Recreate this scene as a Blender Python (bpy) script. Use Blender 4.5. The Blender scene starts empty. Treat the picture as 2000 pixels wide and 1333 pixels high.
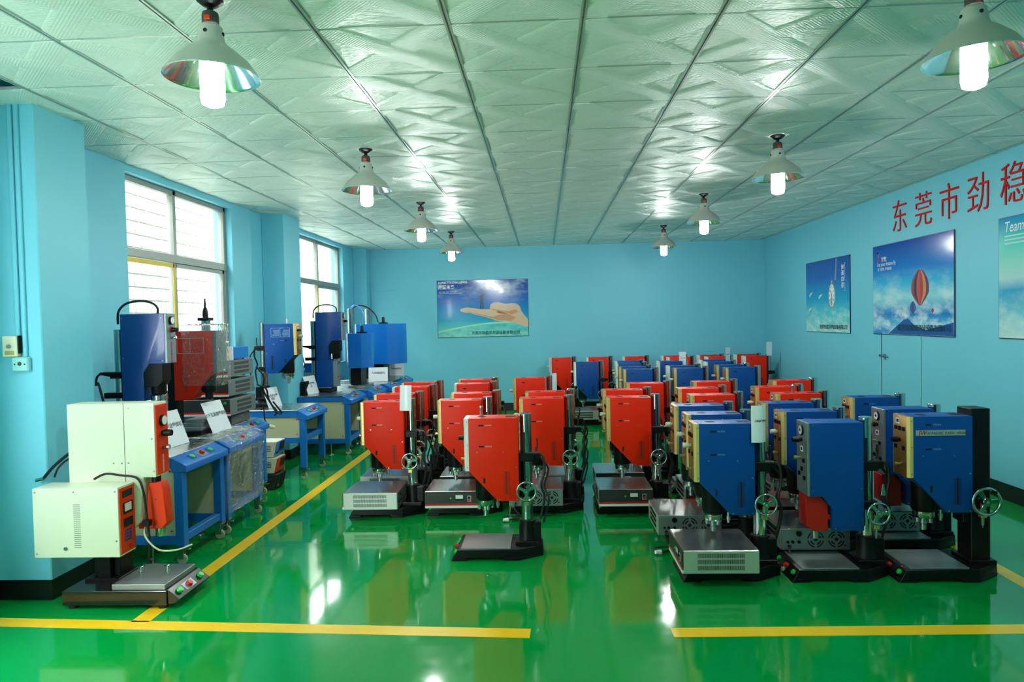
import bpy, bmesh, math, random
from mathutils import Vector, Matrix
random.seed(7)
scene = bpy.context.scene
COL = scene.collection
PI = math.pi

# ------------------------------------------------------------------ camera, world, light, exposure
F_PX, YAW, PITCH, ROLL, CAM_H = 1361.0, 0.04583, -0.0288, 0.02156, 1.60
def _cam_matrix():
    cy, sy = math.cos(YAW), math.sin(YAW); cp, sp = math.cos(PITCH), math.sin(PITCH); cr, sr = math.cos(ROLL), math.sin(ROLL)
    Ry = Matrix(((cy, -sy, 0), (sy, cy, 0), (0, 0, 1)))
    Rp = Matrix(((1, 0, 0), (0, cp, -sp), (0, sp, cp)))
    Rr = Matrix(((cr, 0, sr), (0, 1, 0), (-sr, 0, cr)))
    R = Ry @ Rp @ Rr
    r, f, u = R.col[0], R.col[1], R.col[2]
    M = Matrix(((r[0], u[0], -f[0], 0), (r[1], u[1], -f[1], 0), (r[2], u[2], -f[2], 0), (0, 0, 0, 1)))
    return Matrix.Translation((0, 0, CAM_H)) @ M
cam_d = bpy.data.cameras.new('camera'); cam = bpy.data.objects.new('camera', cam_d); COL.objects.link(cam)
cam_d.sensor_width = 36.0; cam_d.lens = F_PX / 2000.0 * 36.0; cam_d.clip_start = 0.05; cam_d.clip_end = 200
cam.matrix_world = _cam_matrix(); scene.camera = cam

world = bpy.data.worlds.new('overcast_sky'); scene.world = world; world.use_nodes = True
bg = world.node_tree.nodes['Background']; bg.inputs[0].default_value = (0.95, 1.0, 0.98, 1); bg.inputs[1].default_value = 9.0
LAMP_POWER = 92.0

vs = scene.view_settings
vs.view_transform = 'Standard'; vs.look = 'None'; vs.gamma = 1.0; vs.use_curve_mapping = False; vs.exposure = 1.4
scene.cycles.max_bounces = 8; scene.cycles.glossy_bounces = 3; scene.cycles.caustics_reflective = False; scene.cycles.caustics_refractive = False

# ------------------------------------------------------------------ materials
def lin(c): return tuple(((v/255.0)/12.92 if v/255.0 <= .04045 else (((v/255.0)+.055)/1.055)**2.4) for v in c)
MATS = {}
def mat(name, rgb, rough=.5, metal=0.0, coat=0.0, vary=0.0, scale=8.0, bump=0.0, bscale=60.0, spec=.5, aniso=None):
    if name in MATS: return MATS[name]
    m = bpy.data.materials.new(name); m.use_nodes = True; nt = m.node_tree; N = nt.nodes; L = nt.links
    p = N['Principled BSDF']; c = lin(rgb)
    p.inputs['Base Color'].default_value = (*c, 1); p.inputs['Roughness'].default_value = rough; p.inputs['Metallic'].default_value = metal
    p.inputs['Coat Weight'].default_value = coat; p.inputs['Coat Roughness'].default_value = .06; p.inputs['Specular IOR Level'].default_value = spec
    tc = N.new('ShaderNodeTexCoord')
    if vary > 0:
        no = N.new('ShaderNodeTexNoise'); no.inputs['Scale'].default_value = scale; no.inputs['Detail'].default_value = 4
        L.new(tc.outputs['Object'], no.inputs['Vector'])
        mx = N.new('ShaderNodeMix'); mx.data_type = 'RGBA'
        mx.inputs[6].default_value = (*[x*(1-vary) for x in c], 1); mx.inputs[7].default_value = (*[min(1, x*(1+vary)) for x in c], 1)
        L.new(no.outputs['Fac'], mx.inputs[0]); L.new(mx.outputs[2], p.inputs['Base Color'])
        mr = N.new('ShaderNodeMapRange'); mr.inputs['To Min'].default_value = max(.02, rough*(1-vary)); mr.inputs['To Max'].default_value = min(1, rough*(1+vary))
        L.new(no.outputs['Fac'], mr.inputs['Value']); L.new(mr.outputs[0], p.inputs['Roughness'])
    if bump > 0:
        n2 = N.new('ShaderNodeTexNoise'); n2.inputs['Scale'].default_value = bscale; n2.inputs['Detail'].default_value = 3
        if aniso:
            mp = N.new('ShaderNodeMapping'); mp.inputs['Scale'].default_value = aniso; L.new(tc.outputs['Object'], mp.inputs['Vector']); L.new(mp.outputs[0], n2.inputs['Vector'])
        else: L.new(tc.outputs['Object'], n2.inputs['Vector'])
        b = N.new('ShaderNodeBump'); b.inputs['Strength'].default_value = bump; b.inputs['Distance'].default_value = .01
        L.new(n2.outputs['Fac'], b.inputs['Height']); L.new(b.outputs[0], p.inputs['Normal'])
    MATS[name] = m; return m
def emis(name, rgb, strength):
    m = bpy.data.materials.new(name); m.use_nodes = True; p = m.node_tree.nodes['Principled BSDF']
    p.inputs['Base Color'].default_value = (.9, .9, .9, 1); p.inputs['Emission Color'].default_value = (*rgb, 1); p.inputs['Emission Strength'].default_value = strength
    MATS[name] = m; return m

M_WALL = mat('painted_wall_aqua', (114, 200, 222), .5, vary=.04, scale=1.5, bump=.05, bscale=25)
M_PLINTH = mat('black_plinth_paint', (14, 15, 16), .35, vary=.15, scale=6)
M_RED = mat('red_powder_coat', (240, 38, 4), .42, coat=.0, spec=.22, vary=.05, scale=3, bump=.03, bscale=180)
M_BLUE = mat('blue_powder_coat', (2, 72, 150), .42, coat=.0, spec=.28, vary=.05, scale=3, bump=.03, bscale=180)
M_DBLUE = mat('deep_blue_paint', (10, 62, 138), .36, coat=.2, vary=.05, scale=3)
M_SKYBLUE = mat('bright_blue_enamel', (12, 112, 205), .25, coat=.4, vary=.04, scale=2)
M_FRAME = mat('table_frame_blue', (6, 104, 190), .4, coat=.1, vary=.06, scale=5)
M_CREAM = mat('cream_enamel', (218, 224, 200), .4, coat=.1, vary=.03, scale=3)
M_BEIGE = mat('beige_panel_paint', (186, 186, 150), .5, vary=.05, scale=4)
M_ORANGE = mat('orange_enamel', (224, 54, 12), .42, coat=.0, vary=.05, spec=.25)
M_DRED = mat('dark_red_cover', (190, 14, 10), .4, coat=.2, vary=.06)
M_GOLD = mat('brushed_gold_panel', (166, 116, 62), .36, metal=.6, vary=.12, scale=10, bump=.06, bscale=40, aniso=(1, 14, 1))  # face reflection put into the base colour as brown; flange left bright gold
M_GOLDE = mat('gold_flange', (240, 206, 128), .35, metal=.35, vary=.06, scale=8)
M_WHITEP = mat('white_panel_paint', (228, 234, 226), .4, vary=.04)
M_GREYP = mat('grey_anodised_panel', (150, 158, 160), .35, metal=.6, vary=.08, scale=20, bump=.05, bscale=60, aniso=(1, 1, 12))
M_CAST = mat('black_cast_iron_paint', (7, 8, 9), .42, vary=.2, scale=14, bump=.15, bscale=90, spec=.25)
M_BLACK = mat('black_plastic', (6, 7, 8), .4, vary=.1, spec=.25)
M_RUBBER = mat('black_rubber', (9, 10, 11), .55, vary=.1)
M_HOLE = mat('black_recess', (3, 3, 4), .8)
M_CHROME = mat('chrome', (176, 184, 182), .12, metal=1, vary=.1, scale=5)
M_STEEL = mat('machined_steel', (176, 182, 180), .28, metal=1, vary=.18, scale=9, bump=.04, bscale=50)
M_PLATE = mat('ground_steel_plate', (150, 154, 153), .42, metal=.75, vary=.22, scale=7, bump=.05, bscale=40)
M_GENTOP = mat('brushed_aluminium_case', (170, 174, 172), .25, metal=.9, vary=.16, scale=3, bump=.05, bscale=30, aniso=(30, 1, 1))
M_GENSIDE = mat('satin_aluminium_side', (186, 196, 184), .4, metal=.45, vary=.08, scale=4)
M_GENFRONT = mat('charcoal_fascia', (44, 45, 44), .4, vary=.1)
M_GREYGEN = mat('grey_generator_case', (122, 128, 130), .45, metal=.3, vary=.06)
M_DKGREY = mat('dark_grey_vent', (60, 62, 62), .6)
M_BTNG = mat('green_button', (20, 190, 70), .3, coat=.4)
M_BTNR = mat('red_button', (205, 20, 14), .3, coat=.4)
M_BRASS = mat('brass_fitting', (196, 176, 110), .35, metal=.8, vary=.1)
M_IVORY = mat('ivory_plastic', (222, 218, 190), .4, vary=.04)
M_WHITE = mat('white_plastic', (236, 238, 236), .4)
M_GLASSDIAL = mat('dial_face', (232, 236, 232), .15, coat=.6)
M_PAPER = mat('white_card', (232, 238, 244), .35, vary=.03, coat=.15)
M_INK = mat('grey_ink', (92, 96, 104), .6)
M_SHADE = mat('grey_lamp_shade', (196, 198, 190), .4, vary=.03)
M_REFLECT = mat('lamp_reflector', (236, 240, 240), .12, metal=1, vary=.15, scale=30)
M_TBAR = mat('ceiling_t_bar', (176, 190, 182), .28, metal=.35, vary=.06)
M_ALU = mat('window_aluminium', (150, 154, 148), .45, metal=.4, vary=.15, scale=12)
M_TAPE = mat('yellow_tape', (226, 190, 40), .45, vary=.1)
M_YLINE = mat('yellow_line_paint', (252, 200, 22), .35, coat=.1, vary=.07, scale=7)
M_CONDUIT = mat('white_conduit', (150, 214, 214), .45, vary=.04)
M_WHEEL = mat('caster_wheel', (170, 168, 150), .5, vary=.1)
M_BULB = emis('lit_bulb', (0.93, 1.0, 0.95), LAMP_POWER)

def mat_floor():
    m = bpy.data.materials.new('green_epoxy_floor'); m.use_nodes = True; N = m.node_tree.nodes; L = m.node_tree.links; p = N['Principled BSDF']
    tc = N.new('ShaderNodeTexCoord')
    n1 = N.new('ShaderNodeTexNoise'); n1.inputs['Scale'].default_value = .9; n1.inputs['Detail'].default_value = 5
    n2 = N.new('ShaderNodeTexNoise'); n2.inputs['Scale'].default_value = 5; n2.inputs['Detail'].default_value = 6; n2.inputs['Roughness'].default_value = .7
    L.new(tc.outputs['Object'], n1.inputs['Vector']); L.new(tc.outputs['Object'], n2.inputs['Vector'])
    mx = N.new('ShaderNodeMix'); mx.data_type = 'RGBA'; mx.inputs[6].default_value = (*lin((0, 134, 54)), 1); mx.inputs[7].default_value = (*lin((2, 162, 68)), 1)
    L.new(n1.outputs['Fac'], mx.inputs[0]); L.new(mx.outputs[2], p.inputs['Base Color'])
    mr = N.new('ShaderNodeMapRange'); mr.inputs['From Min'].default_value = .35; mr.inputs['From Max'].default_value = .7; mr.inputs['To Min'].default_value = .05; mr.inputs['To Max'].default_value = .12
    L.new(n2.outputs['Fac'], mr.inputs['Value']); L.new(mr.outputs[0], p.inputs['Roughness'])
    n3 = N.new('ShaderNodeTexNoise'); n3.inputs['Scale'].default_value = 2.2; n3.inputs['Detail'].default_value = 2
    L.new(tc.outputs['Object'], n3.inputs['Vector'])
    b = N.new('ShaderNodeBump'); b.inputs['Strength'].default_value = .06; b.inputs['Distance'].default_value = .02
    L.new(n3.outputs['Fac'], b.inputs['Height']); L.new(b.outputs[0], p.inputs['Normal'])
    p.inputs['Coat Weight'].default_value = .2; p.inputs['Coat Roughness'].default_value = .03; p.inputs['IOR'].default_value = 1.5
    return m
M_FLOOR = mat_floor()

def mat_tile():
    m = bpy.data.materials.new('embossed_ceiling_tile'); m.use_nodes = True; nt = m.node_tree; N = nt.nodes; L = nt.links; p = N['Principled BSDF']
    p.inputs['Base Color'].default_value = (*lin((226, 238, 228)), 1); p.inputs['Roughness'].default_value = .36; p.inputs['Specular IOR Level'].default_value = .6
    tc = N.new('ShaderNodeTexCoord'); sp = N.new('ShaderNodeSeparateXYZ'); L.new(tc.outputs['Object'], sp.inputs[0])
    def math_(op, a, b=None, c=None):
        n = N.new('ShaderNodeMath'); n.operation = op
        for i, v in enumerate((a, b, c)):
            if v is None: continue
            if isinstance(v, (int, float)): n.inputs[i].default_value = v
            else: L.new(v, n.inputs[i])
        return n.outputs[0]
    x, y = sp.outputs[0], sp.outputs[1]
    d1 = math_('ABSOLUTE', math_('SUBTRACT', x, y)); d2 = math_('ABSOLUTE', math_('ADD', x, y)); d = math_('MINIMUM', d1, d2)
    band = math_('LESS_THAN', d, .07)
    r1 = math_('LESS_THAN', math_('ABSOLUTE', math_('SUBTRACT', d, .075)), .006)
    r2 = math_('LESS_THAN', math_('ABSOLUTE', math_('SUBTRACT', d, .055)), .004)
    dots = math_('MULTIPLY', math_('SINE', math_('MULTIPLY', x, 330)), math_('SINE', math_('MULTIPLY', y, 330)))
    vo = N.new('ShaderNodeTexVoronoi'); vo.inputs['Scale'].default_value = 30; L.new(tc.outputs['Object'], vo.inputs['Vector'])
    wv = N.new('ShaderNodeTexWave'); wv.wave_type = 'RINGS'; wv.inputs['Scale'].default_value = 22; wv.inputs['Distortion'].default_value = 6; L.new(tc.outputs['Object'], wv.inputs['Vector'])
    inner = math_('MULTIPLY', band, math_('MULTIPLY_ADD', dots, .35, .9))
    outer = math_('MULTIPLY', math_('SUBTRACT', 1.0, band), math_('ADD', math_('MULTIPLY', vo.outputs['Distance'], .7), math_('MULTIPLY', wv.outputs['Fac'], .25)))
    h = math_('ADD', math_('ADD', inner, outer), math_('ADD', math_('MULTIPLY', r1, .9), math_('MULTIPLY', r2, .5)))
    b = N.new('ShaderNodeBump'); b.inputs['Strength'].default_value = .6; b.inputs['Distance'].default_value = .006
    L.new(h, b.inputs['Height']); L.new(b.outputs[0], p.inputs['Normal'])
    return m
M_TILE = mat_tile()

def mat_glass(name, gloss=.08, tint=(.97, 1, .99), rough=.02):
    m = bpy.data.materials.new(name); m.use_nodes = True; N = m.node_tree.nodes; L = m.node_tree.links
    for n in list(N):
        if n.type == 'BSDF_PRINCIPLED': N.remove(n)
    t = N.new('ShaderNodeBsdfTransparent'); t.inputs[0].default_value = (*tint, 1); g = N.new('ShaderNodeBsdfGlossy'); g.inputs['Roughness'].default_value = rough
    mx = N.new('ShaderNodeMixShader'); lw = N.new('ShaderNodeLayerWeight'); fr = N.new('ShaderNodeMath'); fr.operation = 'POWER'; fr.inputs[1].default_value = 4.0; L.new(lw.outputs['Facing'], fr.inputs[0])
    ad = N.new('ShaderNodeMath'); ad.operation = 'ADD'; ad.inputs[1].default_value = gloss; ad.use_clamp = True
    L.new(fr.outputs[0], ad.inputs[0]); L.new(ad.outputs[0], mx.inputs[0]); L.new(t.outputs[0], mx.inputs[1]); L.new(g.outputs[0], mx.inputs[2])
    L.new(mx.outputs[0], N['Material Output'].inputs[0])
    return m, N, L, g
M_GLASS = mat_glass('window_glass', .02)[0]
def mat_wrap():
    m, N, L, g = mat_glass('clear_stretch_film', .16, (.985, .995, .99), .09)
    tc = N.new('ShaderNodeTexCoord'); mp = N.new('ShaderNodeMapping'); mp.inputs['Scale'].default_value = (1, 1, 2.2); mp.inputs['Rotation'].default_value = (.5, .6, .3)
    n = N.new('ShaderNodeTexNoise'); n.inputs['Scale'].default_value = 16; n.inputs['Detail'].default_value = 6; n.inputs['Distortion'].default_value = 1.6
    L.new(tc.outputs['Object'], mp.inputs[0]); L.new(mp.outputs[0], n.inputs['Vector'])
    b = N.new('ShaderNodeBump'); b.inputs['Strength'].default_value = 1.0; b.inputs['Distance'].default_value = .10; L.new(n.outputs['Fac'], b.inputs['Height']); L.new(b.outputs[0], g.inputs['Normal'])
    return m
M_WRAP = mat_wrap()

# ------------------------------------------------------------------ mesh helpers
class MB:
    def __init__(s): s.v = []; s.f = []
    def add(s, vs, fs):
        o = len(s.v); s.v += [tuple(v) for v in vs]; s.f += [tuple(i+o for i in f) for f in fs]; return s
    def box(s, x0, x1, y0, y1, z0, z1):
        return s.add([(x0,y0,z0),(x1,y0,z0),(x1,y1,z0),(x0,y1,z0),(x0,y0,z1),(x1,y0,z1),(x1,y1,z1),(x0,y1,z1)],
                     [(0,3,2,1),(4,5,6,7),(0,1,5,4),(1,2,6,5),(2,3,7,6),(3,0,4,7)])
    def prism(s, poly, a0, a1, axis='y', top=None):
        n = len(poly); top = top or poly
        def P(u, v, a): return {'y': (u, a, v), 'z': (u, v, a), 'x': (a, u, v)}[axis]
        vs = [P(u, v, a0) for u, v in poly] + [P(u, v, a1) for u, v in top]
        fs = [tuple(range(n)), tuple(range(2*n-1, n-1, -1))] + [(i, i+n, (i+1) % n+n, (i+1) % n) for i in range(n)]
        return s.add(vs, fs)
    def cyl(s, p0, p1, r0, r1=None, n=16, caps=True):
        r1 = r0 if r1 is None else r1; p0 = Vector(p0); p1 = Vector(p1); d = (p1-p0).normalized()
        u = d.orthogonal().normalized(); w = d.cross(u)
        vs = [p0+(u*math.cos(2*PI*i/n)+w*math.sin(2*PI*i/n))*r0 for i in range(n)] + [p1+(u*math.cos(2*PI*i/n)+w*math.sin(2*PI*i/n))*r1 for i in range(n)]
        fs = [(i, (i+1) % n, (i+1) % n+n, i+n) for i in range(n)]
        if caps: fs += [tuple(range(n-1, -1, -1)), tuple(range(n, 2*n))]
        return s.add(vs, fs)
    def lathe(s, prof, c=(0, 0, 0), n=20, caps=True):
        vs = [(c[0]+r*math.cos(2*PI*i/n), c[1]+r*math.sin(2*PI*i/n), c[2]+z) for r, z in prof for i in range(n)]; k = len(prof)
        fs = [(j*n+i, j*n+(i+1) % n, (j+1)*n+(i+1) % n, (j+1)*n+i) for j in range(k-1) for i in range(n)]
        if caps: fs += [tuple(range(n-1, -1, -1)), tuple(range((k-1)*n, k*n))]
        return s.add(vs, fs)
    def tube(s, pts, r, n=7, closed=False):
        P = [Vector(p) for p in pts]; k = len(P); vs = []; u = None
        for i, p in enumerate(P):
            a = P[(i-1) % k] if (closed or i > 0) else P[0]; b = P[(i+1) % k] if (closed or i < k-1) else P[-1]
            d = (b-a).normalized(); u = d.orthogonal() if u is None else u-d*u.dot(d); u.normalize(); w = d.cross(u)
            vs += [p+(u*math.cos(2*PI*j/n)+w*math.sin(2*PI*j/n))*r for j in range(n)]
        m = k if closed else k-1
        fs = [(i*n+j, i*n+(j+1) % n, ((i+1) % k)*n+(j+1) % n, ((i+1) % k)*n+j) for i in range(m) for j in range(n)]
        if not closed: fs += [tuple(range(n-1, -1, -1)), tuple(range((k-1)*n, k*n))]
        return s.add(vs, fs)
    def sphere(s, c, r, n=10, m=6):
        prof = [(max(1e-4, r*math.sin(PI*j/m)), -r*math.cos(PI*j/m)) for j in range(m+1)]
        return s.lathe(prof, c, n)
    def mesh(s, name, material, bevel=0.0, seg=1, ang=35):
        me = bpy.data.meshes.new(name); me.from_pydata(s.v, [], s.f)
        bm = bmesh.new(); bm.from_mesh(me); bmesh.ops.recalc_face_normals(bm, faces=bm.faces)
        if bevel > 0:
            ed = [e for e in bm.edges if len(e.link_faces) == 2 and e.calc_face_angle(0) > math.radians(30)]
            bmesh.ops.bevel(bm, geom=ed, offset=bevel, segments=seg, affect='EDGES', profile=.6, clamp_overlap=True)
        bm.to_mesh(me); bm.free()
        for p in me.polygons: p.use_smooth = True
        me.set_sharp_from_angle(angle=math.radians(ang))
        me.materials.append(material); return me
def smooth_path(pts, k=6):
    P = [Vector(p) for p in pts]; out = []
    for i in range(len(P)-1):
        a, b, c, d = P[max(0, i-1)], P[i], P[i+1], P[min(len(P)-1, i+2)]
        for j in range(k):
            t = j/k; out.append(.5*((2*b)+(c-a)*t+(2*a-5*b+4*c-d)*t*t+(3*b-a-3*c+d)*t**3))
    out.append(P[-1]); return out

CACHE = {}
SMALL = {'vent_slots', 'screws', 'panel_screws', 'printed_mark', 'cable_slots', 'top_openings', 'switches', 'sockets', 'keypad', 'box_screws', 'vents', 'vent_grilles', 'panel_lines', 'instruction_print', 'instruction_frame', 'fan_grille', 'cover_screws', 'badge_edge', 'pedestal_switches'}
def part(name, key, material, parent, fn, bevel=0.0, seg=1, label=None):
    """one mesh object; alike pieces share mesh data through CACHE"""
    k = (key, material.name)
    if key is None or k not in CACHE:
        mb = MB(); fn(mb); me = mb.mesh(name, material, bevel, seg)
        if key is not None: CACHE[k] = me
    else: me = CACHE[k]
    o = bpy.data.objects.new(name, me); COL.objects.link(o)
    if parent is not None: o.parent = parent
    if label: o['label'] = label
    if name in SMALL: o['kind'] = 'stuff'      # details too small to pick apart one by one
    return o
def empty(name, loc=(0, 0, 0), rz=0.0, s=1.0):
    o = bpy.data.objects.new(name, None); COL.objects.link(o); o.location = loc; o.rotation_euler = (0, 0, rz); o.scale = (s, s, s); o.empty_display_size = .1
    return o
def tag(o, label, cat, group=None, kind=None):
    o['label'] = label; o['category'] = cat
    if group: o['group'] = group
    if kind: o['kind'] = kind
    return o
def struct(name, mb_fn, material, bevel=0.0, label=None):
    o = part(name, None, material, None, mb_fn, bevel); o['kind'] = 'structure'
    if label: o['label'] = label
    return o
def text_mesh(key, body, size, material, extrude=.0008, align='LEFT', bold=0.0, xscale=1.0, shear=0.0):
    k = ('text', key, body, material.name)
    if k in CACHE: return CACHE[k]
    cu = bpy.data.curves.new('text', 'FONT'); cu.body = body; cu.size = size; cu.extrude = extrude; cu.align_x = align; cu.offset = bold; cu.shear = shear; cu.resolution_u = 3
    to = bpy.data.objects.new('text', cu); COL.objects.link(to)
    bpy.context.view_layer.update(); dg = bpy.context.evaluated_depsgraph_get()
    me = bpy.data.meshes.new_from_object(to.evaluated_get(dg)); me.name = 'lettering'
    bpy.data.objects.remove(to); bpy.data.curves.remove(cu)
    for v in me.vertices: v.co.x *= xscale
    me.materials.clear(); me.materials.append(material); CACHE[k] = me; return me
def lettering(name, me, parent, M, label=None):
    o = bpy.data.objects.new(name, me); COL.objects.link(o); o.parent = parent; o.matrix_local = M
    if label: o['label'] = label
    return o
def basis(x, y, z, loc):
    M = Matrix((( x[0], y[0], z[0], loc[0]), (x[1], y[1], z[1], loc[1]), (x[2], y[2], z[2], loc[2]), (0, 0, 0, 1))); return M
FACE_NEAR = lambda loc: basis((1,0,0), (0,0,1), (0,-1,0), loc)      # text facing -y
FACE_FAR = lambda loc: basis((-1,0,0), (0,0,1), (0,1,0), loc)       # facing +y
FACE_LEFT = lambda loc: basis((0,-1,0), (0,0,1), (-1,0,0), loc)     # facing -x
FACE_RIGHT = lambda loc: basis((0,1,0), (0,0,1), (1,0,0), loc)      # facing +x

# ------------------------------------------------------------------ room
XL, XR, YB, YR, CZ = -3.32, 3.87, 12.40, -2.2, 2.93
GX0, GY0, U = 0.2006, 3.1278, 0.6
struct('floor', lambda b: b.box(XL-.2, XR+.2, YR-.2, YB+.2, -.12, 0), M_FLOOR)
WIN = [(5.46, 7.36, 1.0, 2.87), (9.36, 11.50, 1.0, 2.87)]
ADDED_OPENING = (1.1, 3.1, 0.9, 2.55)     # unseen wall opening added left of the picture to let daylight in
def wall_left(b):
    ys = [YR-.2, -1.9, 0.7, ADDED_OPENING[0], ADDED_OPENING[1], WIN[0][0], WIN[0][1], WIN[1][0], WIN[1][1], YB+.2]
    for i in (0, 2, 4, 6, 8): b.box(XL-.2, XL, ys[i], ys[i+1], 0, 3.4)
    b.box(XL-.2, XL, -1.9, .7, 2.45, 3.4)      # second unseen opening, added beside the camera for daylight on the near floor
    b.box(XL-.2, XL, ADDED_OPENING[0], ADDED_OPENING[1], ADDED_OPENING[3], 3.4); b.box(XL-.2, XL, ADDED_OPENING[0], ADDED_OPENING[1], 0, ADDED_OPENING[2])
    for w in WIN: b.box(XL-.2, XL, w[0], w[1], 0, w[2]); b.box(XL-.2, XL, w[0], w[1], w[3], 3.4)
struct('wall_left', wall_left, M_WALL)
struct('wall_back', lambda b: b.box(XL, XR, YB, YB+.2, 0, 3.4), M_WALL)
struct('wall_right', lambda b: b.box(XR, XR+.2, YR-.2, YB+.2, 0, 3.4), M_WALL)
struct('wall_rear', lambda b: b.box(XL, XR, YR-.2, YR, 0, 3.4), M_WALL)
CEIL = struct('ceiling', lambda b: b.box(XL-.2, XR+.2, YR-.2, YB+.2, 3.4, 3.5), mat('dark_ceiling_void', (40, 34, 30), .9))
for nm, (x1, y0, y1) in {'wall_pillar_near': (-2.95, 3.97, 4.43), 'wall_pillar_middle': (-3.05, 8.15, 8.69), 'wall_pillar_corner': (-3.09, 12.12, YB)}.items():
    struct(nm, (lambda x1, y0, y1: lambda b: b.box(XL, x1, y0, y1, 0, CZ+.2))(x1, y0, y1), M_WALL, .006)
    struct('baseboard_pillar', (lambda x1, y0, y1: lambda b: b.box(XL, x1+.006, y0-.006, y1+.004, 0, .12))(x1, y0, y1), M_PLINTH)
struct('baseboard_back', lambda b: b.box(-3.09, XR, YB-.008, YB, 0, .14), M_PLINTH)
struct('baseboard_right', lambda b: [b.box(XR-.008, XR, YR, 5.6, 0, .14), b.box(XR-.010, XR, 5.605, 8.16, 0, .14), b.box(XR-.008, XR, 8.19, YB-.008, 0, .14)], M_PLINTH)
struct('baseboard_left', lambda b: [b.box(XL, XL+.008, 4.44, 8.14, 0, .12), b.box(XL, XL+.008, 8.70, 12.11, 0, .12), b.box(XL, XL+.008, 3.3, 3.96, 0, .12)], M_PLINTH)

# yellow floor lines
def line(n, a, b_, w):
    a = Vector((a[0], a[1], 0)); b2 = Vector((b_[0], b_[1], 0)); d = (b2-a).normalized(); s = Vector((-d.y, d.x, 0))*w/2
    def fn(mb):
        q = [a-s, b2-s, b2+s, a+s]; mb.prism([(p.x, p.y) for p in q], 0.0, .0012, 'z')
    struct(n, fn, M_YLINE)
line('trim_1', (-3.3, 3.675), (-0.10, 3.517), .104)
line('trim_2', (0.62, 3.525), (3.6, 3.585), .104)
line('trim_3', (-2.235, 3.66), (-2.20, 11.9), .104)
line('trim_4', (2.78, 3.60), (2.80, 11.9), .10)

# ceiling: suspended grid with single tiles
xs = [XL] + [GX0+U*i for i in range(-5, 7)] + [XR]
ys = [GY0+U*j for j in range(-3, 16)] + [YB]
MISSING = {(0, 3)}
def tile_mesh(b):
    b.box(-.2955, .2955, -.2965, .2965, 0, .012)
    e, w, q, v = .292, .105, .290, .093
    for m in (1, -1):      # two raised bands crossing on the tile
        P = lambda e, w: [(-e, -m*e), (-e+w, -m*e), (e, m*(e-w)), (e, m*e), (e-w, m*e), (-e, m*(-e+w))]
        b.prism(P(e, w), 0.0, -.005 if m > 0 else -.0046, 'z', P(q, v))
for i in range(len(xs)-1):
    for j in range(len(ys)-1):
        x0, x1, y0, y1 = xs[i], xs[i+1], ys[j], ys[j+1]
        if (i, j) in MISSING or x1-x0 < .09: continue
        o = part('ceiling_tile', 'tile', M_TILE, CEIL, tile_mesh)
        o.location = ((x0+x1)/2, (y0+y1)/2, CZ+random.uniform(-.0008, .0008)); o.scale = (min(1, (x1-x0-.009)/.591), min(1, (y1-y0-.007)/.593), 1)
        o.rotation_euler = (random.uniform(-.002, .002), random.uniform(-.002, .002), 0)
part('ceiling_board', None, M_TILE, CEIL, lambda b: b.box(XL, XR, YR, ys[0]-.02, CZ, CZ+.012))
part('ceiling_board', None, M_TILE, CEIL, lambda b: b.box(xs[-2]+.01, XR, ys[0], YB, CZ, CZ+.012))
for i in range(1, len(xs)-1):
    o = part('ceiling_runner', 'runner', M_TBAR, CEIL, lambda b: [b.box(-.014, -.004, ys[0], YB, -.006, .014), b.box(.004, .014, ys[0], YB, -.006, .014), b.box(-.004, .004, ys[0], YB, .002, .014)])
    o.location = (xs[i], 0, CZ)
for j in range(1, len(ys)-1):
    o = part('ceiling_cross_tee', 'tee', M_TBAR, CEIL, lambda b: b.box(XL, XR, -.006, .006, -.002, .012)); o.location = (0, ys[j], CZ)

# windows
def window(name, y0, y1, z0, z1, mull, tapes):
    root = empty(name, (0, 0, 0)); root['kind'] = 'structure'
    X0, X1 = -3.45, -3.39; zt = 2.24
    for (a, b_, c, d) in ((y0, y1, z0, z0+.04), (y0, y1, z1-.045, z1), (y0, y0+.04, z0, z1), (y1-.045, y1, z0, z1)):
        part('window_frame', None, M_ALU, root, lambda b: b.box(X0, X1, a, b_, c, d), .004)
    part('transom_bar', None, M_ALU, root, lambda b: [b.box(X0-.005, X1+.01, y0, y1, zt-.04, zt+.035)], .004)
    part('mullion', None, M_ALU, root, lambda b: b.box(X0, X1, mull-.025, mull+.025, zt+.03, z1), .004)
    part('sliding_sash', None, M_ALU, root, lambda b: [b.box(X0+.005, X1-.005, mull-.03, mull+.02, z0, zt-.03), b.box(X0+.005, X1-.005, mull, y1-.04, zt-.075, zt-.04), b.box(X0+.005, X1-.005, y1-.085, y1-.045, z0, zt-.04)], .003)
    for (a, b_, c, d) in ((y0+.03, mull-.02, zt+.03, z1-.04), (mull+.02, y1-.04, zt+.03, z1-.04), (y0+.03, mull-.02, z0+.03, zt-.03), (mull+.02, y1-.05, z0+.03, zt-.05)):
        part('pane', None, M_GLASS, root, lambda b: b.box(-3.424, -3.420, a, b_, c, d))
    part('yellow_tape', None, M_TAPE, root, lambda b: b.box(X1-.006, X1-.001, mull-.05, mull-.018, z0+.05, zt-.05), label='yellow protective tape')
    if tapes: part('yellow_tape', None, M_TAPE, root, lambda b: b.box(X1-.006, X1-.001, y0+.04, mull-.03, zt-.085, zt-.045), label='yellow protective tape')
    part('window_sill', None, M_WALL, root, lambda b: b.box(XL-.2, XL+.02, y0, y1, z0-.03, z0), .004)
    return root
window('window_1', *WIN[0], 6.33, True)
window('window_2', *WIN[1], 10.42, False)

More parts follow.
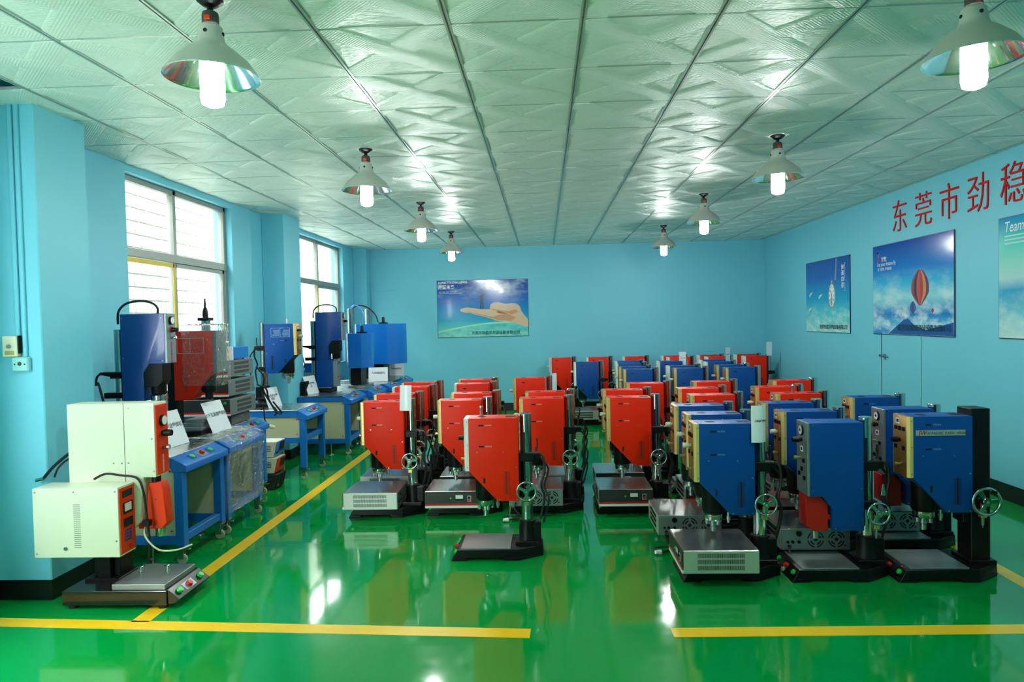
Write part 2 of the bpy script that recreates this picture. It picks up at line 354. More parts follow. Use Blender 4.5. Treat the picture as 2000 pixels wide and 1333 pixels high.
# outside: pale block wall of the next building, and the ground of the passage
M_BLOCK = mat('pale_block', (132, 132, 116), .8, vary=.06, scale=3)
OUT = struct('wall_outside', lambda b: b.box(-6.4, -6.2, -6, 24, -.3, 5.2), mat('pale_mortar', (110, 110, 102), .9))
struct('ground_outside', lambda b: b.box(-6.2, XL-.2, -2.39, 24, -.3, -.12), mat('pale_concrete', (205, 205, 196), .9, vary=.08))
for r in range(12):
    z = 1.45+.2*r
    for (a, n) in ((8.2, 13), (14.6, 11)):
        for k in range(n if r > 1 else n//2+2):
            o = part('block', 'block', M_BLOCK, OUT, lambda b: b.box(0, .03, 0, .40, 0, .175), .006)
            o.location = (-6.2, a+.425*k+(.21 if r % 2 else 0), z)

# conduit, switch and socket on the near pillar; conduit on the back wall
PF = 3.97
sw = tag(empty('isolator_switch', (-3.124, PF, 1.452)), 'old ivory metal isolator switch with keyhole on the pillar at far left', 'switch')
part('case', None, M_IVORY, sw, lambda b: b.box(-.045, .045, -.035, 0, 0, .123), .005)
part('lock', None, M_STEEL, sw, lambda b: b.cyl((0, -.035, .062), (0, -.045, .062), .012))
part('name_plate', None, M_BRASS, sw, lambda b: b.box(-.028, .028, -.0365, -.035, .012, .036))
part('lever', None, M_BLACK, sw, lambda b: b.box(.045, .056, -.028, -.006, .02, .125), .003)
so = tag(empty('wall_socket_box', (-3.068, PF, 1.366)), 'pale aqua plastic socket box just below the isolator switch', 'socket')
part('case', None, M_CONDUIT, so, lambda b: b.box(-.049, .049, -.032, 0, 0, .083), .006)
part('screws', None, M_DKGREY, so, lambda b: [b.cyl((-.03, -.033, .042), (-.03, -.031, .042), .005, n=8), b.cyl((.03, -.033, .042), (.03, -.031, .042), .005, n=8), b.cyl((0, -.0335, .045), (0, -.031, .045), .012, n=14)])
co = tag(empty('wall_conduit', (0, 0, 0)), 'painted twin conduit running down the near pillar to the switch', 'conduit')
part('pipe', None, M_WALL, co, lambda b: b.box(-3.10, -3.075, PF-.014, PF, 1.575, CZ), .003)
part('pipe', None, M_WALL, co, lambda b: b.box(-3.058, -3.035, PF-.016, PF, 1.45, CZ), .003)
bc = tag(empty('back_wall_conduit', (0, 0, 0)), 'thin painted conduit turning a corner on the back wall by the corner pillar', 'conduit')
part('pipe', None, M_WALL, bc, lambda b: [b.box(-3.08, -3.062, YB-.012, YB, .14, 2.20), b.box(-3.08, -2.62, YB-.012, YB, 2.19, 2.205)], .002)
part('junction', None, M_WALL, bc, lambda b: b.box(-2.655, -2.62, YB-.02, YB, 2.185, 2.215), .002)

# flush door in the right wall
d1 = empty('door_1', (0, 0, 0)); d1['kind'] = 'structure'
part('door_leaf', None, M_WALL, d1, lambda b: b.box(XR-.004, XR, 7.335, 8.165, .0, 1.98), .001)
part('door_gap', None, M_HOLE, d1, lambda b: [b.box(XR-.003, XR, 8.165, 8.181, 0, 1.99), b.box(XR-.001, XR, 7.331, 7.335, 0, 1.99), b.box(XR-.002, XR, 7.326, 8.181, 1.98, 1.99)])
part('latch', None, M_STEEL, d1, lambda b: [b.box(XR-.02, XR-.004, 8.14, 8.21, 1.10, 1.125), b.cyl((XR-.014, 8.20, 1.112), (XR-.014, 8.03, 1.105), .006, n=8), b.box(XR-.022, XR-.004, 8.06, 8.09, 1.075, 1.135), b.sphere((XR-.014, 8.02, 1.105), .011, 8, 5)])

# ------------------------------------------------------------------ ceiling lamps
def lamp(x, y, lab):
    r = tag(empty('high_bay_lamp', (x, y, CZ)), lab, 'lamp', 'bell lamps under the ceiling')
    part('ceiling_rose', 'lrose', M_BLACK, r, lambda b: b.lathe([(.052, 0), (.052, -.012), (.03, -.03), (.012, -.036), (.012, -.055)], n=20))
    s = part('lamp_holder', 'lhold', M_DKGREY, r, lambda b: b.lathe([(.016, -.05), (.03, -.058), (.033, -.07), (.033, -.115)], n=18))
    part('orange_label', 'llab', M_ORANGE, s, lambda b: b.box(-.012, .012, -.0345, -.0325, -.095, -.078), label='small orange sticker')
    prof = [(.036, -.108), (.046, -.118), (.052, -.165), (.06, -.185), (.10, -.215), (.145, -.255), (.18, -.305), (.186, -.312)]
    sh = part('shade', 'lshade', M_SHADE, r, lambda b: b.lathe(prof, n=36, caps=False))
    part('reflector', 'lrefl', M_REFLECT, sh, lambda b: b.lathe([(q-.003, z-.003) for q, z in prof[2:]]+[(.187, -.317), (.186, -.312)], n=36, caps=False))
    for a in (-1.57, 0, 1.57, 3.14): part('vent_slot', ('lslots', a), M_HOLE, sh, lambda b: b.cyl((.048*math.cos(a), .048*math.sin(a), -.145), (.0525*math.cos(a), .0525*math.sin(a), -.145), .008, n=8))
    part('bulb', 'lbulb', M_BULB, r, lambda b: b.lathe([(.03, -.19), (.046, -.21), (.047, -.40), (.042, -.425), (.02, -.435)], n=14))
    return r
YS = (2.80, 5.27, 7.645, 10.16)
ORD = ('nearest', 'second', 'third', 'farthest')
for k, y in enumerate(YS):
    lamp(-1.322, y, 'lit grey bell lamp, %s of the left row of four' % ORD[k])
for k, y in enumerate(YS):
    lamp(1.752, y + (.12 if k == 0 else 0), 'lit grey bell lamp, %s of the right row of four' % ORD[k])

# ------------------------------------------------------------------ benchtop welder (front towards -x, origin under the column)
def cable_coil(name, parent, pts, r=.006, key=None, material=None):
    return part(name, key, material or M_RUBBER, parent, lambda b: b.tube(smooth_path(pts, 5), r, 6))
def handwheel(root, w, c=(0.0, -.135, .455), spin=0.5):
    """chrome three-spoked wheel on a shaft, gear fitting under it"""
    R = .063*w
    wh = part('handwheel', ('wheel', w, c, spin), M_CHROME, root, lambda b: [
        b.tube([(c[0]+R*math.cos(a), c[1], c[2]+R*math.sin(a)) for a in [2*PI*i/28 for i in range(28)]], .0075*w, 8, True)] + [
        b.prism([(c[0]+x*math.cos(a)-z*math.sin(a), c[2]+x*math.sin(a)+z*math.cos(a)) for x, z in ((.005, -.008*w), (R, -.012*w), (R, .012*w), (.005, .008*w))], c[1]-.005, c[1]+.004) for a in (spin, spin+2.1, spin+4.2)] + [
        b.cyl((c[0], c[1]-.012, c[2]), (c[0], c[1]+.02, c[2]), .02*w)], .001)
    part('hub_bolt', ('wbolt', c), M_BRASS, wh, lambda b: b.cyl((c[0], c[1]-.016, c[2]), (c[0], c[1]-.012, c[2]), .007, n=8))
    part('crank_knob', ('wknob', w, c, spin), M_BLACK, wh, lambda b: b.cyl((c[0]+R*.9*math.cos(spin+1), c[1]-.03, c[2]+R*.9*math.sin(spin+1)), (c[0]+R*.9*math.cos(spin+1), c[1]+.0, c[2]+R*.9*math.sin(spin+1)), .009, .007, 10))
    part('wheel_shaft', ('wshaft', c), M_STEEL, root, lambda b: b.cyl((c[0], c[1]+.02, c[2]), (c[0], -.03, c[2]), .012, n=10))
    g = part('gear_fitting', ('wfit', c), M_BRASS, root, lambda b: [b.box(c[0]-.016, c[0]+.016, c[1]+.02, c[1]+.055, c[2]-.10, c[2]-.055), b.cyl((c[0], c[1]+.037, c[2]-.055), (c[0], c[1]+.037, c[2]+.0), .012, n=10)], .002)
    part('fitting_pin', ('wpin', c), M_STEEL, g, lambda b: [b.cyl((c[0], c[1]+.037, c[2]-.145), (c[0], c[1]+.037, c[2]-.10), .009, n=10), b.cyl((c[0], c[1]+.037, c[2]-.16), (c[0], c[1]+.037, c[2]-.145), .005, n=8)])
def base_part(root, near):
    bs = part('base', 'wbase', M_CAST, root, lambda b: [
        b.prism([(-.5, -.175), (-.06, -.175), (.105, -.065), (.105, .065), (-.06, .175), (-.5, .175)], .02, .075, 'z', [(-.467, -.172), (-.062, -.172), (.102, -.063), (.102, .063), (-.062, .172), (-.467, .172)]),
        b.prism([(-.512, -.175), (-.40, -.175), (-.40, .175), (-.512, .175)], 0, .022, 'z', [(-.499, -.175), (-.415, -.175), (-.415, .175), (-.499, .175)]),
        b.prism([(-.15, -.175), (-.06, -.175), (.105, -.065), (.105, .065), (-.06, .175), (-.15, .175)], 0, .022, 'z', [(-.165, -.175), (-.06, -.175), (.105, -.065), (.105, .065), (-.06, .175), (-.165, .175)])], .003)
    if near:
        n = Vector((-.857, 0, .514))
        for y, m in ((-.125, M_BTNG), (.125, M_BTNG), (-.01, M_BTNR)):
            p = Vector((-.484, y, .047))
            part('push_button', ('wbtn', y), m, bs, lambda b: b.cyl(p-n*.004, p+n*(.012 if m is M_BTNG else .02), .017, .015, 14), .001)
    part('work_plate', 'wplate', M_PLATE, root, lambda b: b.box(-.447, -.112, -.163, .163, .0745, .083), .001)
    return bs
def column_part(root, near, square=False):
    if square:
        part('column', 'wcolsq', M_CAST, root, lambda b: [b.box(-.048, .062, -.07, .07, .07, .985)], .004)
        part('column_foot', 'wcolft', M_CAST, root, lambda b: [b.box(-.07, .085, -.095, .095, .07, .10)], .004); return
    part('column_holder', 'wholder', M_CAST, root, lambda b: [b.lathe([(.07, .075), (.067, .10), (.06, .115), (.057, .236)], n=20), b.box(-.082, .082, -.085, .085, .07, .10), b.box(.02, .092, -.042, .042, .08, .222)], .004)
    c = part('column', 'wcol', M_CHROME, root, lambda b: b.lathe([(.0395, .20), (.0395, .962), (.036, .966)], n=28))
    if near: part('rack_strip', 'wrack', M_HOLE, c, lambda b: b.box(-.019, -.005, -.0405, -.036, .42, .84))
def bracket_part(root, near):
    part('clamp_bracket', 'wclamp', M_CAST, root, lambda b: [b.box(-.055, .056, -.058, .058, .64, .698), b.box(.05, .10, -.03, .03, .648, .692), b.box(-.056, -.041, -.06, .06, .385, .70), b.box(-.05, .05, -.054, .054, .40, .455)], .005)
    if near:
        cable_coil('cable', root, [(.085, -.02, .69), (.115, -.03, .67), (.125, -.03, .58), (.10, -.05, .48), (.12, -.04, .40), (.105, -.03, .30), (.09, -.02, .24)], .009, 'wcab1')
        cable_coil('cable', root, [(.07, .01, .70), (.078, .01, .74), (.074, .01, .79)], .006, 'wcab2')
        cable_coil('cable', root, [(.10, .02, .65), (.15, .03, .57), (.12, .05, .45), (.15, .03, .36), (.11, .03, .20)], .007, 'wcab3')
def head_a(root, colm, panel, near, knob, badge=False):
    prof = [(-.387, .945), (-.05, .945), (-.05, .38), (-.197, .38), (-.387, .585)]
    hb = part('head_body', 'whead', colm, root, lambda b: b.prism(prof, -.09, .09), .004, 2)
    def slots(b):
        for s in (-1, 1):
            y0, y1 = (.0902, .0895) if s > 0 else (-.0902, -.0895)
            for (x0, x1, z0, z1) in ((-.318, -.282, .891, .902), (-.318, -.282, .748, .759), (-.292, -.277, .502, .54)):
                b.box(x0, x1, min(y0, y1), max(y0, y1), z0, z1)
    part('cable_slots', 'wslots', M_HOLE, hb, slots, .0)
    def vents(b):
        for s in (-1, 1):
            y0, y1 = sorted((.0903*s, .0893*s))
            for k in range(20):
                z = .43+.0078*k; b.box(-.158, -.112, y0, y1, z, z+.0028)
            b.box(-.139, -.131, y0, y1, .428, .585)
    part('vent_slots', 'wvents', M_HOLE if colm is not M_RED else mat('dark_red_vent', (110, 14, 6), .6), hb, vents)
    part('top_openings', 'wtop', M_HOLE, hb, lambda b: [b.box(-.135, -.062, -.04, .03, .9448, .9456), b.cyl((-.30, 0, .9445), (-.30, 0, .9456), .03, n=16)])
    if near:
        part('screws', 'wscrews', M_STEEL, hb, lambda b: [b.cyl((x, s*.0895, z), (x, s*.0925, z), .0045, n=8) for s in (-1, 1) for x, z in ((-.33, .715), (-.155, .715), (-.065, .61), (-.065, .392), (-.185, .392))] + [b.cyl((x, s*.08, .945), (x, s*.08, .948), .0035, n=6) for s in (-1, 1) for x in (-.36, -.2, -.08)])
        part('printed_mark', 'wmark', mat('faint_print', (214, 150, 140), .6) if colm is M_RED else mat('faint_print_blue', (90, 130, 180), .6), hb, lambda b: [b.box(-.272+i*.009, -.266+i*.009, s*.0901-.0002, s*.0901+.0002, z, z+.010) for s in (-1, 1) for z in (.8925, .7495) for i in range(5)])
    fp = part('front_panel', 'wpanel', panel, root, lambda b: b.prism([(-.387, -.09), (-.403, -.09), (-.417, -.076), (-.417, .076), (-.403, .09), (-.387, .09)], .587, .944, 'z'), .001)
    fe = M_GOLDE if panel is M_GOLD else panel
    for s in (-1, 1):
        part('panel_flange', ('wflange', s), fe, fp, lambda b: b.prism([(-.3865, s*.0905), (-.404, s*.0905), (-.4175, s*.0765), (-.4165, s*.0755), (-.4025, s*.089), (-.3865, s*.089)], .587, .9445, 'z'))
    kb = M_BLACK if knob == 'black' else M_IVORY
    part('regulator_knob', 'wpknob', kb, fp, lambda b: [b.cyl((-.417, .0, .80), (-.432, .0, .80), .012, n=12), b.cyl((-.432, 0, .80), (-.465, 0, .80), .017, .0155, 14)], .001)
    if near:
        part('meter_frame', 'wpmeter', M_WHITE, fp, lambda b: b.box(-.4185, -.4165, .005, .045, .893, .925))
        part('meter_glass', 'wpmeterg', M_HOLE, fp, lambda b: b.box(-.4192, -.418, .012, .038, .90, .919))
        part('switches', 'wpsw', M_BLACK, fp, lambda b: [b.box(-.424, -.4165, y-.011, y+.011, z-.012, z+.012) for y, z in ((.045, .868), (-.045, .868), (.045, .755), (-.045, .755))] + [b.cyl((-.425, 0, .868), (-.4165, 0, .868), .014, n=14)])
        part('valve', 'wpvalve', M_BRASS, fp, lambda b: [b.cyl((-.417, 0, .655), (-.437, 0, .655), .007, n=10), b.cyl((-.437, 0, .655), (-.449, 0, .655), .01, n=10)])
        part('panel_screws', 'wpscr', M_DKGREY, fp, lambda b: [b.cyl((-.395, s*.0895, z), (-.395, s*.0922, z), .003, n=6) for s in (-1, 1) for z in (.61, .765, .92)])
    if badge:
        bd = part('name_badge', 'wbadge', mat('silver_badge', (176, 186, 178), .35, metal=.4), hb, lambda b: [b.box(-.372, -.092, -.0918, -.0895, .832, .868)])
        part('badge_edge', 'wbadgee', M_HOLE, bd, lambda b: [b.box(-.372, -.092, -.0922, -.0917, z, z+.0015) for z in (.832, .8665)])
        lettering('badge_lettering', text_mesh('jw', 'JW', .034, mat('badge_red', (150, 30, 30), .5), .0004, shear=.25, bold=.0006), hb, FACE_NEAR((-.358, -.0921, .839)))
        lettering('badge_lettering', text_mesh('up', 'ULTRASONIC  PLASTIC  WELDER', .0185, mat('badge_dark', (60, 60, 66), .5), .0004, bold=.0004, xscale=.83), hb, FACE_NEAR((-.309, -.0921, .842)))
def transducer(root, near, z0=.38, xc=-.285):
    t = part('transducer_housing', ('whous', z0, xc), M_BLACK, root, lambda b: [b.lathe([(.062, z0-.005), (.069, z0+.012), (.069, z0+.19)], (xc, 0, 0), 22), b.box(xc+.0, xc+.12, -.055, .055, z0+.01, z0+.12)], .002)
    f = part('flange', ('wflg', z0, xc), M_CHROME, root, lambda b: b.lathe([(.046, z0-.048), (.056, z0-.044), (.06, z0-.036), (.06, z0-.006), (.05, z0)], (xc, 0, 0), 24))
    if near:
        for k in range(4):
            a = .4+PI/2*k
            part('flange_bolt', ('wfb', z0, xc, k), M_STEEL, f, lambda b: b.cyl((xc+.047*math.cos(a), .047*math.sin(a), z0-.07), (xc+.047*math.cos(a), .047*math.sin(a), z0-.044), .0125, n=10), .002)
    part('horn', ('whorn', z0, xc), M_STEEL, root, lambda b: b.lathe([(.014, z0-.122), (.018, z0-.118), (.018, z0-.085), (.025, z0-.08), (.025, z0-.04)], (xc, 0, 0), 16))
    if near: part('stop_rod', ('wrod', z0, xc), M_STEEL, root, lambda b: [b.cyl((xc+.085, -.03, z0-.06), (xc+.085, -.03, z0+.01), .008, n=10), b.cyl((xc+.085, -.03, z0-.045), (xc+.085, -.03, z0-.02), .013, n=10)])

def welder(label, group, x, y, colm=M_RED, panel=M_GOLD, near=True, knob='ivory', rz=0.0, z=0.0, s=1.0, square=False, wheel=1.0, badge=False, spin=.5, base=True):
    r = tag(empty('ultrasonic_welder', (x, y, z), rz, s), label, 'welder', group)
    if base: base_part(r, near)
    column_part(r, near, square); bracket_part(r, near) if not square else part('slide_block', 'wslide', M_CAST, r, lambda b: b.box(-.085, -.045, -.055, .055, .31, .42), .004)
    head_a(r, colm, panel, near, knob, badge); transducer(r, near)
    if wheel: handwheel(r, wheel, spin=spin)
    return r

def welder_b(label, group, x, y, rz=0.0):
    """tall blue machine with grey gauge panel and red horn cover"""
    r = tag(empty('ultrasonic_welder', (x, y, 0), rz), label, 'welder', group)
    base_part(r, True); column_part(r, True); bracket_part(r, True)
    hb = part('head_body', 'bhead', M_BLUE, r, lambda b: b.prism([(-.37, .943), (-.05, .943), (-.05, .285), (-.235, .285), (-.235, .42), (-.295, .495), (-.37, .495)], -.09, .09), .003, 2)
    part('screws', 'bscrews', M_STEEL, hb, lambda b: [b.cyl((xx, s*.0895, zz), (xx, s*.0925, zz), .0045, n=8) for s in (-1, 1) for xx, zz in ((-.35, .93), (-.35, .72), (-.35, .53), (-.065, .73), (-.065, .54), (-.22, .30))])
    fp = part('front_panel', 'bpanel', M_GREYP, r, lambda b: b.box(-.384, -.3695, -.0895, .0895, .497, .942), .0015)
    ga = part('pressure_gauge', 'bgauge', M_BLACK, fp, lambda b: b.lathe([(.034, 0), (.034, .008), (.029, .010)], n=24)); ga.matrix_local = basis((0, -1, 0), (0, 0, 1), (-1, 0, 0), (-.384, 0, .89))
    part('gauge_dial', 'bdial', M_GLASSDIAL, ga, lambda b: b.lathe([(.027, .0085), (.027, .0105)], n=24))
    part('gauge_needle', 'bneedle', M_HOLE, ga, lambda b: [b.box(-.0015, .0015, -.005, .022, .0106, .0116), b.cyl((0, 0, .0105), (0, 0, .012), .010, n=12)])
    part('regulator_knob', 'bknob', M_BLACK, fp, lambda b: [b.cyl((-.384, 0, .83), (-.402, 0, .83), .012, n=12), b.cyl((-.402, 0, .83), (-.442, 0, .83), .019, .016, 14)], .001)
    part('meter_frame', 'bmeter', M_WHITE, fp, lambda b: b.box(-.386, -.3835, -.02, .02, .757, .79))
    part('meter_glass', 'bmeterg', M_HOLE, fp, lambda b: b.box(-.387, -.3855, -.011, .011, .764, .784))
    part('valve', 'bvalve', M_BRASS, fp, lambda b: [b.cyl((-.384, .02, .715), (-.412, .02, .715), .008, n=10), b.cyl((-.412, .02, .715), (-.425, .02, .715), .012, n=10)])
    part('switches', 'bsw', M_BLACK, fp, lambda b: [b.box(-.392, -.3835, yy-.012, yy+.012, zz-.012, zz+.012) for yy, zz in ((-.035, .705), (0, .65), (.04, .615), (-.045, .60))])
    cv = part('horn_cover', 'bcover', M_DRED, r, lambda b: [b.prism([(-.385, .492), (-.30, .492), (-.252, .44), (-.252, .375), (-.238, .375), (-.238, .345), (-.252, .345), (-.252, .275), (-.33, .272), (-.385, .305)], -.06, .06)], .003)
    part('cover_slot', 'bcslot', M_HOLE, cv, lambda b: b.prism([(-.296, .49), (-.249, .44), (-.249, .378), (-.24, .378), (-.24, .445), (-.29, .496)], -.058, .058))
    part('collar', 'bcollar', M_STEEL, r, lambda b: b.cyl((-.335, -.03, .49), (-.335, -.03, .503), .016, n=12))
    part('horn', 'bhorn', M_STEEL, r, lambda b: b.lathe([(.02, .215), (.024, .22), (.024, .28)], (-.31, 0, 0), 16))
    handwheel(r, 1.0, (.015, -.135, .40), 0.1)
    part('lever', 'blever', M_STEEL, r, lambda b: b.prism([(.045, .50), (.075, .50), (.065, .57), (.055, .57)], -.10, -.095), .001)
    return r

# ------------------------------------------------------------------ generator box (front towards -y)
def generator(label, group, x, y, z=.083, rz=0.0, s=1.0, plug=False, near=True):
    W, D, H = .215, .22, .145
    r = tag(empty('generator_box', (x, y, z), rz, s), label, 'generator', group)
    cs = part('case', 'gcase', M_GENTOP, r, lambda b: b.box(-W, W, -D, D, .008, H), .003)
    for sx in (-1, 1):
        sp = part('side_panel', ('gside', sx), M_GENSIDE, r, lambda b: b.box(sx*W-.002, sx*W+.002, -D+.002, D-.002, .010, H-.004), .0006)
        def vents(b):
            for row in range(3):
                for k in range(44):
                    yy = -.135+.0062*k; b.box(sx*W-.0028, sx*W+.0028, yy, yy+.0031, .03+.036*row, .056+.036*row)
        if near: part('vent_slots', ('gvent', sx), M_HOLE, sp, vents)
        else: part('vent_slots', ('gventf', sx), M_DKGREY, sp, lambda b: [b.box(sx*W-.0028, sx*W+.0028, -.135, .135, .03+.036*i, .056+.036*i) for i in range(3)])
    fr = part('fascia', 'gfront', M_GENFRONT, r, lambda b: b.box(-W, W, -D-.006, -D+.004, .046, H-.002), .001)
    part('red_stripe', 'gred', M_BTNR, fr, lambda b: b.box(-W, W, -D-.007, -D+.003, .030, .0455))
    part('white_stripe', 'gwhite', M_WHITEP, fr, lambda b: b.box(-W, W, -D-.007, -D+.003, .010, .0295))
    part('meter', 'gmeter', M_GLASSDIAL, fr, lambda b: b.box(.035, .095, -D-.010, -D-.005, .085, .115), .001)
    part('meter_base', 'gmeterb', M_HOLE, fr, lambda b: b.box(.032, .098, -D-.009, -D-.005, .072, .118))
    part('pilot_lamp', 'gpilot', M_BTNG, fr, lambda b: b.cyl((-.005, -D-.013, .09), (-.005, -D-.005, .09), .007, n=10))
    sw_ = part('rocker_switch', 'grock', M_WHITE, fr, lambda b: b.box(.132, .16, -D-.0085, -D-.005, .062, .108))
    part('rocker', 'grocker', M_BTNR, sw_, lambda b: b.box(.135, .157, -D-.013, -D-.006, .065, .084), .001)
    part('rocker', 'grocker2', M_HOLE, sw_, lambda b: b.box(.135, .157, -D-.011, -D-.006, .085, .105), .001)
    bk = part('rear_panel', 'grear', M_GREYP, r, lambda b: b.box(-W+.002, W-.002, D-.004, D+.003, .010, H-.003), .0008)
    def fan(b, cx):
        for (r0, r1, n, gap) in ((.045, .053, 4, .16), (.027, .037, 4, .3)):
            for q in range(n):
                a0 = q*2*PI/n+gap; a1 = (q+1)*2*PI/n-gap; m = 7
                pi_ = [(cx+r0*math.cos(a0+(a1-a0)*i/m), .077+r0*math.sin(a0+(a1-a0)*i/m)) for i in range(m+1)]
                po = [(cx+r1*math.cos(a0+(a1-a0)*i/m), .077+r1*math.sin(a0+(a1-a0)*i/m)) for i in range(m+1)]
                for i in range(m): b.prism([pi_[i], pi_[i+1], po[i+1], po[i]], D+.0005, D+.0036)
        b.cyl((cx, D+.0005, .077), (cx, D+.0036, .077), .012, n=12)
    if near:
        for k, cx in enumerate((.0, -.13)):
            part('fan_grille', ('gfan', k), M_HOLE, bk, lambda b: fan(b, cx))
        part('sockets', 'gsock', M_BLACK, bk, lambda b: [b.cyl((xx, D+.002, zz), (xx, D+.010, zz), rr, n=12) for xx, zz, rr in ((.105, .115, .018), (.175, .062, .008), (.145, .062, .010), (.105, .062, .010), (.165, .035, .009))])
        part('earth_tag', 'gtag', M_BTNR, bk, lambda b: b.box(-.19, -.175, D+.001, D+.006, .03, .045))
    for sx in (-1, 1):
        for sy in (-1, 1): part('foot', ('gfoot', sx, sy), M_STEEL, r, lambda b: b.box(sx*.14-.012, sx*.14+.012, sy*.17-.012, sy*.17+.012, 0, .010))
    if plug:
        cable_coil('power_cable', r, [(.165, D+.01, .035), (.175, D+.05, .0), (.12, D+.09, -.06), (.20, D+.11, -.068), (.26, D+.07, -.06), (.17, D+.06, -.05), (.12, D+.11, -.04), (.22, D+.13, -.068)], .006, 'gcable')
        part('power_plug', 'gplug', M_WHITE, r, lambda b: [b.cyl((.22, D+.13, -.066), (.262, D+.145, -.062), .017, .013, 12)], .002)
    return r

# --- the file of positions -------------------------------------------------
FRONT, BACK, SIDE = 0.0, PI, PI/2      # which side of the generator looks at the aisle
G_RED = 'red benchtop welders'; G_BLUE = 'blue benchtop welders'; G_GEN = 'silver generator boxes on the welder bases'
nth = ('nearest', 'second', 'third', 'fourth', 'fifth')
def gen_on(x, y, rz, lab, plug=False, near=True, dx=-.29, dy=-.055, z=.083): generator(lab, G_GEN, x+dx, y+dy, z, rz, plug=plug, near=near)

welder('red welder alone in the front row, white front strip, bare steel plate', G_RED, -.138, 4.768, panel=M_WHITEP, knob='black', spin=.55)
A = [(-1.132, 5.828), (-1.165, 6.431), (-1.148, 7.137), (-1.153, 7.64)]
for k, (x, y) in enumerate(A):
    welder('red welder, %s in the leftmost red file beside the yellow line' % nth[k], G_RED, x, y, near=k < 3, panel=(M_GOLD, M_GOLD, M_WHITEP, M_GOLD)[k], spin=.2 if k == 0 else .9)
B = [(-.486, 5.862), (-.445, 6.406), (-.545, 7.394), (-.565, 7.906)]
for k, (x, y) in enumerate(B):
    welder('red welder, %s in the red file behind the lone front welder' % nth[k], G_RED, x, y, near=k < 2, panel=(M_GOLD, M_GOLD, M_WHITEP, M_GOLD)[k])
C = [(.2, 5.899), (.236, 6.409), (.058, 7.977)]
for k, (x, y) in enumerate(C):
    welder('red welder, %s in the red file left of the central aisle' % nth[k], G_RED, x, y, near=k < 2)
D_ = [(.922, 5.869), (.943, 6.474), (1.238, 7.112)]
for k, (x, y) in enumerate(D_):
    welder('red welder, %s in the red file right of the central aisle' % nth[k], G_RED, x, y, near=k < 2)
Mm = [(1.632, 5.956), (1.638, 6.52), (1.912, 7.153)]
for k, (x, y) in enumerate(Mm):
    welder('red welder, %s of the three reds behind the file of gold-fronted blue welders' % nth[k], G_RED, x, y, near=k < 2)
Rr = [(2.335, 5.945), (2.336, 6.518), (2.69, 7.114)]
for k, (x, y) in enumerate(Rr):
    welder('red welder, %s of the three reds nearest the right wall' % nth[k], G_RED, x, y, near=k < 2)
far_red = [(.513, 12.10, 'first from left'), (1.141, 12.05, 'second from left'), (1.76, 12.05, 'third from left'), (2.421, 12.08, 'fourth from left'), (3.037, 12.08, 'fifth from left'), (3.66, 12.08, 'sixth from left')]
for x, y, w in far_red:
    welder('red welder against the back wall, %s in the last row' % w, 'red welders along the back wall', x, y, near=False, panel=M_WHITEP)
for x, y, w in [(2.44, 11.60, 'left of three'), (3.054, 11.56, 'middle of three'), (3.67, 11.60, 'right of three, by the right wall')]:
    welder('red welder in the last row but one, %s' % w, 'red welders along the back wall', x, y, near=False, panel=M_WHITEP)
far_blue = [(.867, 10.735, 'first blue file, standing alone', M_WHITEP),
    (1.505, 10.80, 'second blue file, farthest of four', M_WHITEP), (1.462, 10.27, 'second blue file, third of four', M_WHITEP), (1.424, 9.55, 'second blue file, second of four', M_GOLD), (1.428, 9.05, 'second blue file, nearest of four', M_GOLD),
    (2.118, 10.614, 'third blue file, farthest of three', M_WHITEP), (2.076, 9.55, 'third blue file, middle of three', M_WHITEP), (2.075, 9.075, 'third blue file, nearest of three', M_GOLD),
    (2.775, 10.72, 'fourth blue file, farthest of four', M_WHITEP), (2.748, 10.27, 'fourth blue file, third of four', M_WHITEP), (2.728, 9.55, 'fourth blue file, second of four', M_GOLD), (2.721, 9.045, 'fourth blue file, nearest of four', M_GOLD)]
for x, y, w, pm in far_blue:
    welder('blue welder far back before the red rows, %s from left' % w.replace(' from left', '') if 'alone' not in w else 'blue welder far back in line with the aisle, %s' % w.split(', ')[1], 'far blue welders', x, y, colm=M_BLUE, panel=pm, near=False)
Gg = [(1.321, 4.379), (1.361, 4.79), (1.367, 5.262)]
for k, (x, y) in enumerate(Gg):
    welder('blue welder with gold front, %s of the file at the front of the blue group' % nth[k], G_BLUE, x, y, colm=M_BLUE, spin=.5+k)
Hh = [(2.011, 4.856), (2.039, 5.329)]
welder('blue welder with gold front, just behind the gauge-fronted machine with red cover', G_BLUE, *Hh[0], colm=M_BLUE)
welder('blue welder with gold front, second behind the gauge-fronted machine, partly behind a card', G_BLUE, *Hh[1], colm=M_BLUE)
welder('blue welder with gold front under the wall door latch, rearmost blue by the wall', G_BLUE, 2.79, 5.605, colm=M_BLUE)
welder_b('tall blue welder with grey gauge panel and red cover, in the front row', G_BLUE, 1.962, 4.36)
welder_b('tall blue welder with grey gauge panel, behind the badge-fronted machine', G_BLUE, 2.68, 4.92)
welder('blue welder on a square black column with silver lettered badge, front right', G_BLUE, 2.597, 4.355, colm=M_BLUE, knob='black', s=1.03, square=True, wheel=1.22, badge=True, spin=.05)

